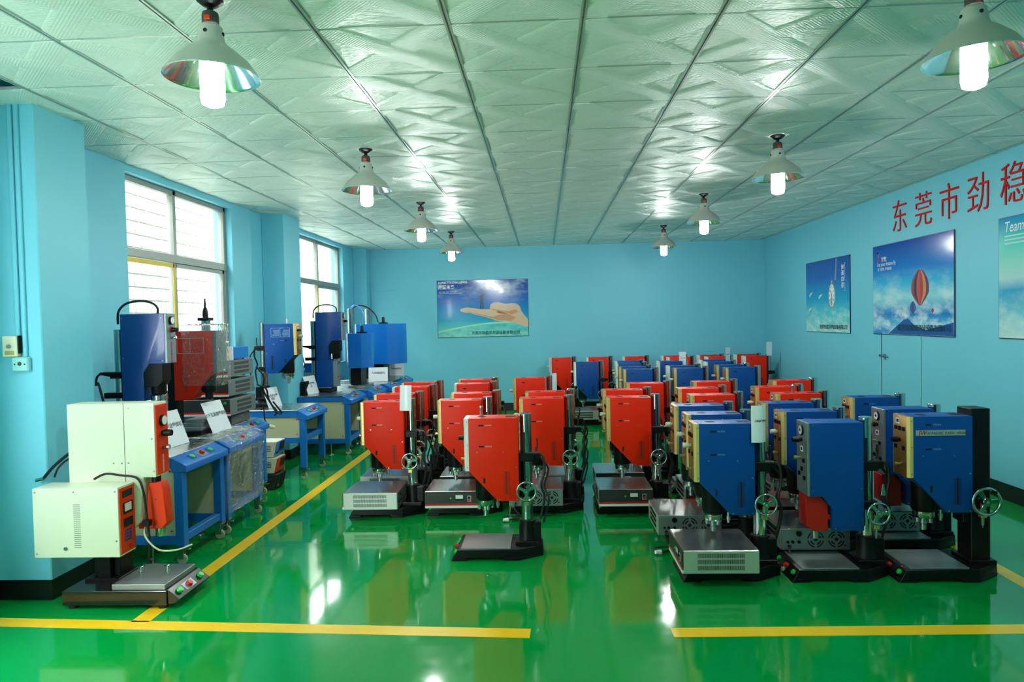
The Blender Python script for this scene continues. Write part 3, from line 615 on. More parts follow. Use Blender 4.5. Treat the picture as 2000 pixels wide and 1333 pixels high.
gen_on(*A[0], -SIDE, 'silver generator showing its vented side, on the leftmost front red welder', dx=-.305)
gen_on(*A[1], SIDE, 'silver generator on the second welder of the leftmost red file')
gen_on(*B[0], FRONT, 'silver generator with black meter front, behind the lone front welder')
gen_on(*B[1], FRONT, 'silver generator on the second welder behind the lone front welder')
gen_on(*C[0], BACK, 'silver generator showing fan grilles, left of the central aisle', plug=True)
gen_on(*C[1], SIDE, 'silver generator one row behind the fan-grille one left of the aisle')
gen_on(*D_[0], FRONT, 'silver generator with black meter front, right of the central aisle')
gen_on(*D_[1], FRONT, 'silver generator one row behind the meter-fronted one right of the aisle')
gen_on(*Gg[0], -SIDE, 'silver generator with vented side, nearest of the blue group', dx=-.31, dy=-.07)
gen_on(*Gg[2], BACK, 'silver generator showing fan grilles, left of the gold-fronted blue welders', plug=True, dx=-.385, dy=-.21)
gen_on(*Hh[0], BACK, 'silver generator with fan grilles behind the red horn cover', plug=True, dx=-.30, dy=-.13)
gen_on(*Hh[1], FRONT, 'silver generator one row behind the red horn cover')
gen_on(2.68, 4.92, BACK, 'silver generator under the gauge-fronted welder by the right wall', dx=-.33, dy=.19)
gen_on(2.79, 5.605, SIDE, 'silver generator under the rearmost blue welder by the wall')
gen_on(*Mm[0], FRONT, 'silver generator under the nearest red behind the gold-fronted blues')
gen_on(*Rr[0], FRONT, 'silver generator under the nearest red by the right wall')
gen_on(.867, 10.735, SIDE, 'silver generator under the lone far blue welder', near=False)

# cards taped to machines
def card(label, x, y, z, w, h, rz, tilt=0.0, text=None, curve=0.0, lines=1):
    r = tag(empty('paper_sign', (x, y, z), rz), label, 'sign', 'white card signs')
    def fn(b):
        n = 8 if curve else 1
        for i in range(n):
            x0, x1 = -w/2+w*i/n, -w/2+w*(i+1)/n; c0, c1 = curve*(x0/w*2)**2, curve*(x1/w*2)**2
            b.add([(x0, c0, 0), (x1, c1, 0), (x1, c1+tilt, h), (x0, c0+tilt, h), (x0, c0+.002, 0), (x1, c1+.002, 0), (x1, c1+.002+tilt, h), (x0, c0+.002+tilt, h)], [(0, 1, 2, 3), (7, 6, 5, 4), (0, 4, 5, 1), (3, 2, 6, 7), (0, 3, 7, 4), (1, 5, 6, 2)])
    part('sheet', None, M_PAPER, r, fn)
    if text:
        ang = math.atan2(tilt, h); up = Vector((0, math.sin(ang), math.cos(ang))); nrm = Vector((0, -math.cos(ang), math.sin(ang)))
        for i, t in enumerate(text):
            me = text_mesh('card%.3f' % w, t, w*.135, M_INK, .0002, 'CENTER', .0006)
            zz = h*(.56-.16*i); loc = up*zz/1.0 + nrm*.0012 + Vector((0, curve*.05, 0))
            lettering('lettering', me, r, basis((1, 0, 0), up, nrm, loc))
    return r

# ------------------------------------------------------------------ left side: work tables
def table(label, y0, y1, x0=-3.20, x1=-2.45, zt=.735, panel_z0=.20, wrap=False, con=True):
    r = tag(empty('work_table', (0, 0, 0)), label, 'table', 'blue steel work tables')
    lw = .06
    part('worktop', None, M_STEEL, r, lambda b: b.box(x0, x1-.072, y0, y1, zt-.012, zt), .002)
    for xx in (x0, x1-lw):
        for yy in (y0+.005, y1-.005-lw):
            part('leg', None, M_FRAME, r, lambda b: b.box(xx, xx+lw, yy, yy+lw, .125, zt-.1055 if xx > x0 else zt-.012), .003)
            cz = empty_part = part('caster', None, M_STEEL, r, lambda b: [b.box(xx+.002, xx+lw-.002, yy+.002, yy+lw-.002, .115, .127), b.box(xx+.005, xx+.045, yy+.010, yy+.014, .04, .12), b.box(xx+.005, xx+.045, yy+.036, yy+.040, .04, .12), b.box(xx+.03, xx+.085, yy+.015, yy+.035, .10, .107)], .001)
            part('wheel', None, M_WHEEL, cz, lambda b: b.cyl((xx+.03, yy+.0155, .035), (xx+.03, yy+.0345, .035), .035, n=18), .003)
    for yy in (y0+.005, y1-.005-lw):
        part('top_rail', None, M_FRAME, r, lambda b: b.box(x0+lw, x1-.075, yy, yy+lw, zt-.075, zt-.012), .002)
        part('bottom_rail', None, M_FRAME, r, lambda b: b.box(x0+lw, x1-lw, yy, yy+lw, panel_z0-.06, panel_z0), .002)
        part('side_panel', None, M_BEIGE, r, lambda b: b.box(x0+lw, x1-lw, yy+.012, yy+.020, panel_z0, zt-.075))
    part('panel_screws', None, M_DKGREY, r, lambda b: [b.cyl((xx, y0+.012, zz), (xx, y0+.017, zz), .006, n=8) for xx in (x0+lw+.03, x1-lw-.03) for zz in (panel_z0+.03, zt-.10)])
    for xx in (x0, x1-lw):
        if xx == x0: part('end_rail', None, M_FRAME, r, lambda b: b.box(xx, xx+lw, y0+lw, y1-lw, zt-.075, zt-.012), .002)
        part('end_rail', None, M_FRAME, r, lambda b: b.box(xx, xx+lw*.8, y0+lw, y1-lw, panel_z0-.05, panel_z0), .002)
    part('levelling_foot', None, M_STEEL, r, lambda b: [b.cyl((x1-.25, y0+.05, .012), (x1-.25, y0+.05, panel_z0-.05), .008, n=8), b.lathe([(.038, 0), (.036, .008), (.01, .016)], (x1-.25, y0+.05, 0), 16)])
    if con:
        cx = x1-.018; cz_ = zt-.0320
        cn = part('console', None, M_FRAME, r, lambda b: b.prism([(x1-.075, zt-.005), (x1-.07, zt-.005), (x1+.034, zt-.060), (x1+.034, zt-.105), (x1-.075, zt-.105)], y0+.003, y1-.003), .003)
        ym = (y0+y1)/2; B_ = lambda dy, up: basis((.879, 0, -.477), (0, 1, 0), (.477, 0, .879), (cx+.477*up, ym+dy, cz_+.879*up))
        o = part('switch_plate', None, M_GREYP, cn, lambda b: b.box(-.034, .034, -.055, .055, -.001, .002)); o.matrix_local = B_(0, 0)
        for dy, m, nm in ((-.13, M_BTNG, 'green_button'), (0, M_BTNR, 'red_button'), (.13, M_BTNG, 'green_button')):
            if m is M_BTNG:
                o = part('button_recess', None, M_DBLUE, cn, lambda b: b.box(-.027, .027, -.036, .036, -.001, .002)); o.matrix_local = B_(dy, 0)
            o = part(nm, None, m, cn, lambda b: b.cyl((0, 0, 0), (0, 0, .010 if m is M_BTNG else .022), .021, .018, 16), .002); o.matrix_local = B_(dy, .001)
    return r
table('blue work table nearest the camera with beige side panel, behind the cream machine', 4.54, 5.16, x1=-2.445)
t2 = table('blue work table wrapped in clear film, second along the window wall', 5.20, 5.86, x1=-2.445)
table('blue work table holding the stack of grey generators', 5.92, 6.50, x1=-2.66, panel_z0=.3)
table('blue work table with short beige panel, under the gold-fronted blue welder', 7.08, 7.74, x1=-2.49, zt=.725, panel_z0=.44)
table('blue work table with tall beige panel beside the middle pillar', 8.40, 9.13, x0=-3.03, x1=-2.40, zt=.73)
table('blue work table under the nearer faceted blue press', 9.17, 9.93, x1=-2.30, zt=.725)
table('blue work table under the farther faceted blue press', 9.98, 10.74, x1=-2.25, zt=.725)
table('blue work table last along the window wall, in the corner', 10.78, 11.65, x1=-2.25, zt=.725)

def film(b, x0, x1, y0, y1, z0, z1, n=9, amp=.012, seed=1, faces='xXyYZ'):
    rnd = random.Random(seed)
    def sheet(fn):
        o = []
        for i in range(n+1):
            for j in range(n+1): o.append(fn(i/n, j/n, rnd.uniform(-amp, amp)))
        b.add(o, [(i*(n+1)+j, (i+1)*(n+1)+j, (i+1)*(n+1)+j+1, i*(n+1)+j+1) for i in range(n) for j in range(n)])
    if 'X' in faces: sheet(lambda u, v, a: (x1+a, y0+(y1-y0)*u, z0+(z1-z0)*v))
    if 'x' in faces: sheet(lambda u, v, a: (x0+a, y0+(y1-y0)*u, z0+(z1-z0)*v))
    if 'y' in faces: sheet(lambda u, v, a: (x0+(x1-x0)*u, y0+a, z0+(z1-z0)*v))
    if 'Y' in faces: sheet(lambda u, v, a: (x0+(x1-x0)*u, y1+a, z0+(z1-z0)*v))
    if 'Z' in faces: sheet(lambda u, v, a: (x0+(x1-x0)*u, y0+(y1-y0)*v, z1+a))
part('stretch_film', None, M_WRAP, t2, lambda b: film(b, -3.0, -2.432, 5.187, 5.87, .17, .64, 24, .012, 3, 'Xy'), label='crinkled clear plastic film')
def film_console(b):
    rnd = random.Random(5); n = 26
    P = [(-2.75, .740), (-2.52, .742), (-2.415, .69), (-2.412, .63), (-2.43, .58)]
    o = []
    for (x, z) in P:
        for j in range(n+1): o.append((x+rnd.uniform(-.006, .010), 5.19+.68*j/n, z+rnd.uniform(0, .014)))
    b.add(o, [(i*(n+1)+j, (i+1)*(n+1)+j, (i+1)*(n+1)+j+1, i*(n+1)+j+1) for i in range(len(P)-1) for j in range(n)])
part('stretch_film', None, M_WRAP, t2, film_console, label='crinkled clear plastic film')

# deep blue machines with a silver front (fronts towards +x, rz = pi)
def welder_c(label, x, y, z, s=1.0, pedestal=False):
    r = tag(empty('ultrasonic_welder', (x, y, z), PI, s), label, 'welder', 'welders on the work tables')
    part('base', 'cbase', M_CAST, r, lambda b: b.box(-.24, .11, -.12, .12, 0, .045), .005)
    part('work_plate', 'cplate', M_PLATE, r, lambda b: b.box(-.23, -.08, -.11, .11, .045, .055), .001)
    part('column', 'ccol', M_CHROME, r, lambda b: b.lathe([(.035, .04), (.035, .86), (.032, .864)], n=26))
    hb = part('head_body', 'chead', M_DBLUE, r, lambda b: b.prism([(-.36, .97), (-.045, .97), (-.045, .36), (-.20, .36), (-.20, .56), (-.245, .62), (-.36, .62)], -.06, .06), .003, 2)
    part('screws', 'cscr', M_STEEL, hb, lambda b: [b.cyl((xx, sy*.0595, zz), (xx, sy*.0625, zz), .004, n=8) for sy in (-1, 1) for xx, zz in ((-.34, .94), (-.34, .64), (-.06, .94), (-.06, .66), (-.34, .79))])
    fp = part('front_panel', 'cpanel', M_GREYP, r, lambda b: b.box(-.376, -.36, -.06, .06, .622, .968), .002)
    ga = part('pressure_gauge', 'cgauge', M_BLACK, fp, lambda b: b.lathe([(.03, 0), (.03, .012), (.026, .014)], n=22)); ga.matrix_local = basis((0, -1, 0), (0, 0, 1), (-1, 0, 0), (-.376, 0, .92))
    part('gauge_dial', 'cdial', M_GLASSDIAL, ga, lambda b: b.lathe([(.024, .010), (.024, .0145)], n=22))
    part('regulator_knob', 'cknob', M_BLACK, fp, lambda b: b.cyl((-.376, .0, .855), (-.425, 0, .855), .017, .015, 14), .002)
    part('knob_collar', 'ckcol', M_BTNR, fp, lambda b: b.cyl((-.376, 0, .855), (-.384, 0, .855), .022, n=14))
    part('toggle', 'ctog', M_STEEL, fp, lambda b: [b.cyl((-.376, 0, .80), (-.40, 0, .80), .008, n=10), b.cyl((-.40, 0, .80), (-.412, 0, .803), .011, n=10)])
    for k, ch in enumerate('超音波熔接机'):
        lettering('lettering', text_mesh('vert', ch, .026, mat('panel_red_print', (176, 40, 44), .5), .0003, 'CENTER'), fp, FACE_LEFT((-.3765, 0, .752-.036*.72*k)), 'red vertical lettering')
    part('transducer_housing', 'chous', M_BLACK, r, lambda b: [b.lathe([(.046, .40), (.05, .41), (.05, .63)], (-.275, 0, 0), 22), b.prism([(-.335, .62), (-.335, .50), (-.30, .46), (-.20, .46), (-.20, .62)], -.056, .056)], .002)
    part('flange', 'cflg', M_CHROME, r, lambda b: b.lathe([(.045, .36), (.056, .365), (.056, .395), (.05, .40)], (-.275, 0, 0), 24))
    part('horn', 'chorn', M_STEEL, r, lambda b: [b.lathe([(.016, .25), (.02, .255), (.02, .30), (.026, .31), (.026, .36)], (-.275, 0, 0), 16)] + [b.cyl((-.275+.044*math.cos(a), .044*math.sin(a), .335), (-.275+.044*math.cos(a), .044*math.sin(a), .362), .011, n=8) for a in (.4, 2, 3.5, 5.1)])
    part('clamp_arm', 'carm', M_CAST, r, lambda b: [b.box(-.05, .05, -.05, .05, .52, .565), b.prism([(.04, .53), (.13, .545), (.14, .555), (.13, .565), (.04, .565)], -.035, .035), b.box(-.05, .10, -.045, .045, .38, .42)], .004)
    cable_coil('air_hose', r, [(-.30, .03, .965), (-.30, .03, 1.01), (-.26, .03, 1.045), (-.18, .03, 1.06), (-.08, .03, 1.045), (-.02, .03, .99), (-.012, .03, .90)], .0085, 'chose', M_RUBBER)
    cable_coil('cable', r, [(.13, .02, .555), (.16, .02, .53), (.17, .02, .47), (.155, .02, .49), (.13, .02, .40), (.11, .02, .30)], .008, 'ccab')
    if pedestal:
        pd = part('control_pedestal', 'cped', M_BLUE, r, lambda b: b.box(-.25, -.04, -.07, .07, .045, .38), .003)
        part('pedestal_face', 'cpedf', M_GREYP, pd, lambda b: b.box(-.30, -.251, -.068, .068, .06, .37), .002)
        part('pedestal_switches', 'cpeds', M_BTNR, pd, lambda b: [b.cyl((-.30, yy, .18), (-.308, yy, .18), .010, n=10) for yy in (-.03, .03)])
    return r
welder_c('dark blue welder with silver front and hose loop, nearest on the tables by the window', -2.995, 4.79, .735, 1.0)
welder_c('dark blue welder with silver front and hose loop, beside the middle pillar', -3.02, 9.02, .73, 1.07, True)

wr = tag(empty('ultrasonic_welder', (-2.98, 5.52, .735), PI), 'red welder wrapped in clear film on the second table by the window', 'welder', 'welders on the work tables')
part('base', None, M_CAST, wr, lambda b: b.box(-.26, .10, -.15, .15, 0, .05), .005)
part('column', None, M_CAST, wr, lambda b: b.box(-.02, .06, -.05, .05, .05, .80), .004)
hb = part('head_body', None, M_RED, wr, lambda b: b.prism([(-.34, .84), (-.02, .84), (-.02, .285), (-.14, .285), (-.34, .52)], -.085, .085), .003, 2)
part('front_panel', None, M_GREYP, wr, lambda b: b.box(-.375, -.34, -.085, .085, .50, .84), .003)
part('vent_slots', None, mat('dark_red_vent', (110, 14, 6), .6), hb, lambda b: [b.box(-.13, -.085, .0845, .0855, .36+.011*k, .364+.011*k) for k in range(16)])
part('instruction_frame', None, mat('faint_print', (214, 150, 140), .6), hb, lambda b: [b.box(-.27, -.05, .0848, .0854, z, z+.004) for z in (.78, .66)] + [b.box(x, x+.004, .0848, .0854, .66, .784) for x in (-.27, -.16, -.054)])
ac = part('air_cylinder', None, M_CHROME, wr, lambda b: b.lathe([(.036, .84), (.036, .92)], (-.25, 0, 0), 20))
part('cylinder_cap', None, M_BLACK, ac, lambda b: [b.box(-.295, -.205, -.045, .045, .92, .945), b.lathe([(.022, .945), (.022, .99), (.015, 1.02), (.008, 1.03), (.006, 1.10)], (-.25, 0, 0), 14)], .003)
part('transducer_housing', None, M_BLACK, wr, lambda b: [b.lathe([(.050, .345), (.055, .355), (.055, .52)], (-.26, 0, 0), 20), b.lathe([(.02, .28), (.03, .29), (.03, .345)], (-.26, 0, 0), 14)])
part('work_plate', None, M_PLATE, wr, lambda b: [b.box(-.25, -.07, -.13, .13, .05, .075), b.box(-.24, -.09, -.10, .10, .075, .105), b.box(-.25, -.10, -.11, .09, .105, .13)], .002)
part('stretch_film', None, M_WRAP, wr, lambda b: film(b, -.392, -.10, -.10, .10, .40, .89, 18, .010, 11, 'xyYZ'), label='crinkled clear plastic film')

w3 = welder('blue welder with gold front and instruction print, on the third table by the pillar', 'welders on the work tables', -3.07, 7.50, M_BLUE, M_GOLD, True, 'ivory', PI, .725, .95, wheel=0, base=False)
part('base', None, M_CAST, w3, lambda b: b.box(-.13, .10, -.12, .12, 0, .04), .005)
part('column_holder', None, M_CAST, w3, lambda b: b.lathe([(.08, .03), (.07, .06), (.057, .22)], n=20))
part('instruction_print', None, mat('pale_blue_print', (150, 190, 225), .5), w3, lambda b: [b.box(-.345, -.125, .0902, .0907, z, z+.0035) for z in (.895, .795)] + [b.box(x, x+.0035, .0902, .0907, .795, .8985) for x in (-.345, -.235, -.1285)] + [b.box(x0, x0+random.uniform(.06, .085), .0902, .0906, .81+.0105*k, .8135+.0105*k) for x0 in (-.335, -.225) for k in range(7)], label='white-outlined instruction table')
part('stop_cap', None, M_STEEL, w3, lambda b: b.lathe([(.013, .945), (.013, .985), (.009, 1.0)], (-.28, 0, 0), 12))
r1 = part('stop_cap', None, M_STEEL, None, lambda b: b.lathe([(.013, 0), (.013, .05), (.015, .055), (.015, .062), (.009, .07)], n=14)); r1.location = (2.08, 5.945, .946)
tag(r1, 'steel threaded stop standing on the nearest red welder by the right wall', 'stop')
r2 = part('stop_cap', None, M_STEEL, None, lambda b: b.lathe([(.012, 0), (.012, .05), (.015, .055), (.015, .066), (.009, .072)], n=14)); r2.location = (-.44, 4.768, .9465)
tag(r2, 'steel threaded stop standing on top of the lone front red welder', 'stop')

# faceted blue hot-plate machines in the far corner
def hood_machine(label, cx, cy, w, d, z0, z1, cols, zc, zt):
    r = tag(empty('hooded_press', (cx, cy, zt)), label, 'welder', 'faceted blue presses')
    h = part('hood', None, M_SKYBLUE, r, lambda b: b.prism([(-w/2, -d/2+.05), (-w/2+.035, -d/2), (w/2-.34*w, -d/2), (w/2-.15*w, -d/2+.05), (w/2-.04*w, -d/2+.14), (w/2, -d/2+.24), (w/2-.25*w, d/2), (-w/2, d/2)], z0-zt, z1-zt, 'z'), .003)
    h.data.set_sharp_from_angle(angle=math.radians(12))
    part('pedestal', None, M_CAST, r, lambda b: b.box(-w*.40, w*.04, -d*.3, d*.3, .035, z0-zt+.005), .004)
    part('base', None, M_STEEL, r, lambda b: b.box(-w*.45, w*.30, -d*.45, d*.45, 0, .035), .003)
    for (x, y) in cols: part('column', None, M_CHROME, r, lambda b: b.lathe([(.045, .03), (.045, zc-zt), (.042, zc-zt+.003)], (x, y, 0), 24))
    t = part('air_cylinder', None, M_BLACK, r, lambda b: [b.box(-.06, .06, -.06, .06, z1-zt, z1-zt+.02), b.lathe([(.026, z1-zt), (.022, z1-zt+.09), (.012, z1-zt+.11)], n=14)])
    part('rod', None, M_CHROME, t, lambda b: b.lathe([(.014, z1-zt+.08), (.014, z1-zt+.13)], n=10))
    return r
hood_machine('smaller faceted blue press with one chrome column and cylinder, nearer one', -2.545, 9.65, .33, .5, 1.0, 1.475, [(-.19, .15)], 1.82, .725)
h2 = hood_machine('larger faceted blue press in the far corner with hose loop', -2.51, 10.83, .76, .66, .985, 1.60, [(-.27, .1)], 1.83, .725)
cable_coil('air_hose', h2, [(-.06, -.1, .90), (-.10, -.1, 1.02), (-.22, -.1, 1.13), (-.36, -.1, 1.17), (-.46, -.1, 1.12)], .012)
cable_coil('air_hose', h2, [(-.25, -.15, .90), (-.28, -.15, 1.05), (-.36, -.15, 1.16), (-.45, -.15, 1.15), (-.47, -.15, 1.06)], .009, None, mat('blue_hose', (60, 130, 220), .35))

# generators stacked behind the film-wrapped table
def stack_gen(label, z, dx=0.0):
    r = tag(empty('stacked_generator', (-2.975+dx, 6.20, z)), label, 'generator', 'grey generators in a stack')
    W, D, H = .225, .27, .155
    part('case', 'sgcase', M_GREYGEN, r, lambda b: b.box(-W, W, -D, D, .012, H), .003)
    part('vent_grilles', 'sgvent', M_DKGREY, r, lambda b: [b.box(W-.001, W+.0015, -.13, .17, .034+.038*k, .058+.038*k) for k in range(3)])
    fr = part('fascia', 'sgfront', M_GENFRONT, r, lambda b: b.box(-W, W, -D-.006, -D+.002, .046, H-.002), .001)
    part('red_stripe', 'sgred', M_BTNR, fr, lambda b: b.box(-W, W, -D-.007, -D+.002, .030, .0455))
    part('white_stripe', 'sgwhite', M_WHITEP, fr, lambda b: b.box(-W, W, -D-.007, -D+.002, .012, .0295))
    part('pilot_lamp', 'sgpil', M_BTNG, fr, lambda b: b.box(.17, .195, -D-.010, -D-.005, .115, .135))
    part('rocker_switch', 'sgrk', M_BTNR, fr, lambda b: b.box(.085, .11, -D-.010, -D-.005, .07, .09))
    part('foot', 'sgft', M_BLACK, r, lambda b: [b.cyl((sx*.17, sy*.18, 0), (sx*.17, sy*.18, .013), .014, n=10) for sx in (-1, 1) for sy in (-1, 1)])
    return r
wb = tag(empty('wrapped_box', (-2.96, 6.20, .735)), 'dark box wrapped in clear film under the grey generator stack', 'box')
part('box', None, M_GENFRONT, wb, lambda b: b.box(-.19, .19, -.19, .2, 0, .078), .006)
part('stretch_film', None, M_WRAP, wb, lambda b: film(b, -.2, .2, -.205, .21, .002, .078, 8, .006, 21, 'Xy'), label='crinkled clear plastic film')
stack_gen('grey generator with vent grilles, lowest of the stack of three', .813, .01)
stack_gen('grey generator with red rocker, middle of the stack of three', .982)
stack_gen('grey generator with vent grilles, topmost of the stack of three', 1.151, -.005)
sb = tag(empty('small_test_unit', (-2.88, 6.16, 1.306)), 'small blue and white box with carrying handle on top of the generator stack', 'instrument')
part('case', None, M_SKYBLUE, sb, lambda b: b.box(-.12, .14, -.14, .18, .010, .115), .004)
ff = part('face', None, M_WHITE, sb, lambda b: b.box(-.123, .143, -.155, -.14, .0, .118), .002)
part('switch', None, M_BTNR, ff, lambda b: b.box(.02, .06, -.159, -.154, .045, .075), .001)
part('handle', None, M_CHROME, sb, lambda b: b.tube(smooth_path([(0, -.03, .115), (0, -.03, .155), (0, -.02, .162), (0, .09, .162), (0, .10, .155), (0, .10, .115)], 3), .006, 8))
part('foot', None, M_BLACK, sb, lambda b: [b.cyl((sx*.10, yy, 0), (sx*.10, yy, .011), .010, n=8) for sx in (-1, 1) for yy in (-.11, .15)])
gcab = tag(empty('generator_cables', (-.11, .05, -.03)), 'black cables hanging behind the grey generator stack', 'cable')
cable_coil('cable', gcab, [(-2.62, 6.43, 1.25), (-2.57, 6.48, 1.15), (-2.60, 6.53, 1.02), (-2.55, 6.58, .88), (-2.50, 6.60, .80), (-2.53, 6.60, .76)], .009)
cable_coil('cable', gcab, [(-2.62, 6.43, 1.08), (-2.56, 6.50, 1.03), (-2.55, 6.53, .93), (-2.50, 6.58, .80), (-2.46, 6.62, .78), (-2.52, 6.56, .90)], .009)
cable_coil('cable', gcab, [(-2.62, 6.43, .93), (-2.58, 6.47, .86), (-2.60, 6.55, .72), (-2.55, 6.57, .66)], .007)
part('plug', None, M_IVORY, gcab, lambda b: b.cyl((-2.565, 6.56, .66), (-2.52, 6.58, .645), .022, .016, 12), .002)

# floor stack of three small units below the tables
def small_unit(label, z, face, body, tilt=0.0):
    r = tag(empty('control_unit', (-2.755, 6.74, z)), label, 'generator', 'small control units stacked on the floor')
    part('case', None, body, r, lambda b: b.prism([(-.15, .004), (.105, .004), (.14, .155), (-.15, .155)], -.11, .11), .004)
    f = part('face', None, face, r, lambda b: b.prism([(.106, .010), (.113, .010), (.147, .150), (.140, .150)], -.105, .105), .001)
    part('display', None, M_HOLE, f, lambda b: b.prism([(.125, .060), (.131, .060), (.149, .138), (.143, .138)], -.02, .085))
    part('keys', None, M_BTNR if face is not M_SKYBLUE else M_BLACK, f, lambda b: b.prism([(.114, .028), (.120, .028), (.126, .05), (.120, .05)], -.075, -.04))
    part('vents', None, M_DKGREY, r, lambda b: [b.box(-.10+.11*i, -.03+.11*i, -.1115, -.109, .06+.016*k, .067+.016*k) for i in range(2) for k in range(4)])
    return r
small_unit('black control unit on the floor, bottom of a stack of three', 0.0, M_BLACK, M_GENFRONT)
small_unit('cream control unit with orange face, middle of the floor stack', .16, M_ORANGE, M_IVORY)
small_unit('cream control unit with blue face, top of the floor stack', .32, M_SKYBLUE, M_IVORY)

# ------------------------------------------------------------------ cream machine at front left (front towards +x)
cm = tag(empty('cream_ultrasonic_welder', (-2.46, 4.03, 0)), 'tall cream floor-standing welder with orange panels at front left', 'welder')
def L_(x, y=0, z=0): return (x+2.46, y-4.03, z)
def bxw(b, x0, x1, y0, y1, z0, z1): b.box(x0+2.46, x1+2.46, y0-4.03, y1-4.03, z0, z1)
def prw(b, poly, y0, y1): b.prism([(x+2.46, z) for x, z in poly], y0-4.03, y1-4.03)
M_GLOSSB = mat('gloss_black_sheet', (24, 22, 21), .2, coat=.5, vary=.08)
bs = part('base', None, M_GLOSSB, cm, lambda b: prw(b, [(-2.785, .025), (-2.17, .025), (-2.17, .108), (-2.785, .108)], 3.82, 4.20), .004)
part('base_console', None, M_GLOSSB, cm, lambda b: prw(b, [(-2.17, .03), (-2.12, .03), (-2.10, .055), (-2.17, .112)], 3.83, 4.19), .003)
for x in (-2.74, -2.21):
    for y in (3.86, 4.16): part('foot', None, M_RUBBER, cm, lambda b: b.lathe([(.026, 0), (.026, .02), (.018, .028)], L_(x, y), 14))
nb = Vector((.63, 0, .775))
for y, m, nm in ((3.89, M_BTNG, 'green_button'), (4.0, M_BTNR, 'red_button'), (4.13, M_BTNG, 'green_button')):
    o = part(nm, None, m, cm, lambda b: b.cyl((0, 0, 0), (0, 0, .018), .021, .018, 16), .002); o.matrix_local = basis((.775, 0, -.63), (0, 1, 0), (.63, 0, .775), L_(-2.133, y, .083))
o = part('switch_plate', None, M_GREYP, cm, lambda b: b.box(-.024, .024, -.055, .055, 0, .002)); o.matrix_local = basis((.775, 0, -.63), (0, 1, 0), (.63, 0, .775), L_(-2.134, 4.0, .082))
wp = part('work_plate', None, M_PLATE, cm, lambda b: bxw(b, -2.50, -2.185, 3.835, 4.18, .108, .14), .003)
for x, y in ((-2.42, 4.0), (-2.27, 4.02)):
    part('clamp_screw', None, M_CHROME, wp, lambda b: [b.cyl(L_(x, y, .14), L_(x, y, .185), .008, n=10), b.cyl(L_(x, y, .15), L_(x, y, .158), .018, n=6), b.cyl(L_(x-.02, y, .182), L_(x+.02, y, .19), .006, n=8)], .001)
part('column', None, M_CAST, cm, lambda b: [bxw(b, -2.72, -2.56, 4.02, 4.15, .105, .50), bxw(b, -2.68, -2.60, 3.985, 4.03, .12, .5), bxw(b, -2.75, -2.54, 3.97, 4.18, .105, .125)], .004)
BY0, BY1 = 3.93, 4.065
hb = part('head_body', None, M_CREAM, cm, lambda b: prw(b, [(-2.79, 1.168), (-2.27, 1.168), (-2.27, .735), (-2.345, .735), (-2.375, .47), (-2.42, .43), (-2.79, .43)], BY0, BY1), .004, 2)
part('seam', None, M_HOLE, hb, lambda b: bxw(b, -2.452, -2.449, BY0-.0006, BY0+.001, .43, 1.169))
part('screws', None, M_STEEL, hb, lambda b: [b.cyl(L_(x, BY0-.003, z), L_(x, BY0+.001, z), .005, n=8) for x, z in ((-2.42, 1.14), (-2.29, 1.14), (-2.285, .96), (-2.28, .77), (-2.43, .82), (-2.47, .82), (-2.52, .82))])
fp = part('front_panel', None, M_ORANGE, cm, lambda b: bxw(b, -2.27, -2.26, BY0+.006, BY1-.006, .745, 1.155), .002)
ga = part('pressure_gauge', None, M_BLACK, fp, lambda b: b.lathe([(.033, 0), (.033, .014), (.029, .016)], n=22)); ga.matrix_local = basis((0, 1, 0), (0, 0, 1), (1, 0, 0), L_(-2.260, 3.997, 1.06))
part('gauge_dial', None, M_GLASSDIAL, ga, lambda b: b.lathe([(.027, .010), (.027, .0165)], n=22))
part('regulator_knob', None, M_BLACK, fp, lambda b: [b.cyl(L_(-2.260, 3.997, .985), L_(-2.246, 3.997, .985), .016, n=12), b.cyl(L_(-2.246, 3.997, .985), L_(-2.203, 3.997, .985), .021, .019, 14)], .001)
part('toggle', None, M_CHROME, fp, lambda b: [b.cyl(L_(-2.260, 3.997, .90), L_(-2.233, 3.997, .90), .010, n=10), b.cyl(L_(-2.233, 3.997, .90), L_(-2.218, 3.997, .903), .014, n=10)])
part('panel_lines', None, M_DRED, fp, lambda b: [bxw(b, -2.2605, -2.2595, BY0+.02, BY1-.02, z, z+.003) for z in (1.135, 1.125, 1.115, 1.105, .862)])
for k, ch in enumerate('超声波塑料焊接机'):
    lettering('lettering', text_mesh('cmv', ch, .016, mat('panel_white_print', (240, 190, 170), .5), .0003, 'CENTER'), fp, FACE_RIGHT(L_(-2.2595, 3.997, .845-.0128*k)), 'white vertical lettering')
cv = part('horn_cover', None, M_ORANGE, cm, lambda b: [prw(b, [(-2.335, .695), (-2.262, .70), (-2.245, .66), (-2.228, .46), (-2.26, .425), (-2.40, .425), (-2.40, .48), (-2.352, .48)], 3.955, 4.035)], .004)
part('cover_screws', None, M_DKGREY, cv, lambda b: [b.cyl(L_(x, 3.952, z), L_(x, 3.957, z), .005, n=8) for x, z in ((-2.29, .60), (-2.30, .45))])
part('collar', None, M_BLACK, cm, lambda b: b.cyl(L_(-2.305, 3.995, .69), L_(-2.305, 3.995, .74), .026, n=16))
part('horn', None, M_CHROME, cm, lambda b: b.lathe([(.026, .375), (.028, .38), (.028, .435)], L_(-2.29, 3.995), 18))
part('stop_screw', None, M_STEEL, cm, lambda b: [b.cyl(L_(-2.38, 4.0, .38), L_(-2.38, 4.0, .43), .008, n=10), b.cyl(L_(-2.38, 4.0, .37), L_(-2.38, 4.0, .385), .016, n=10)])
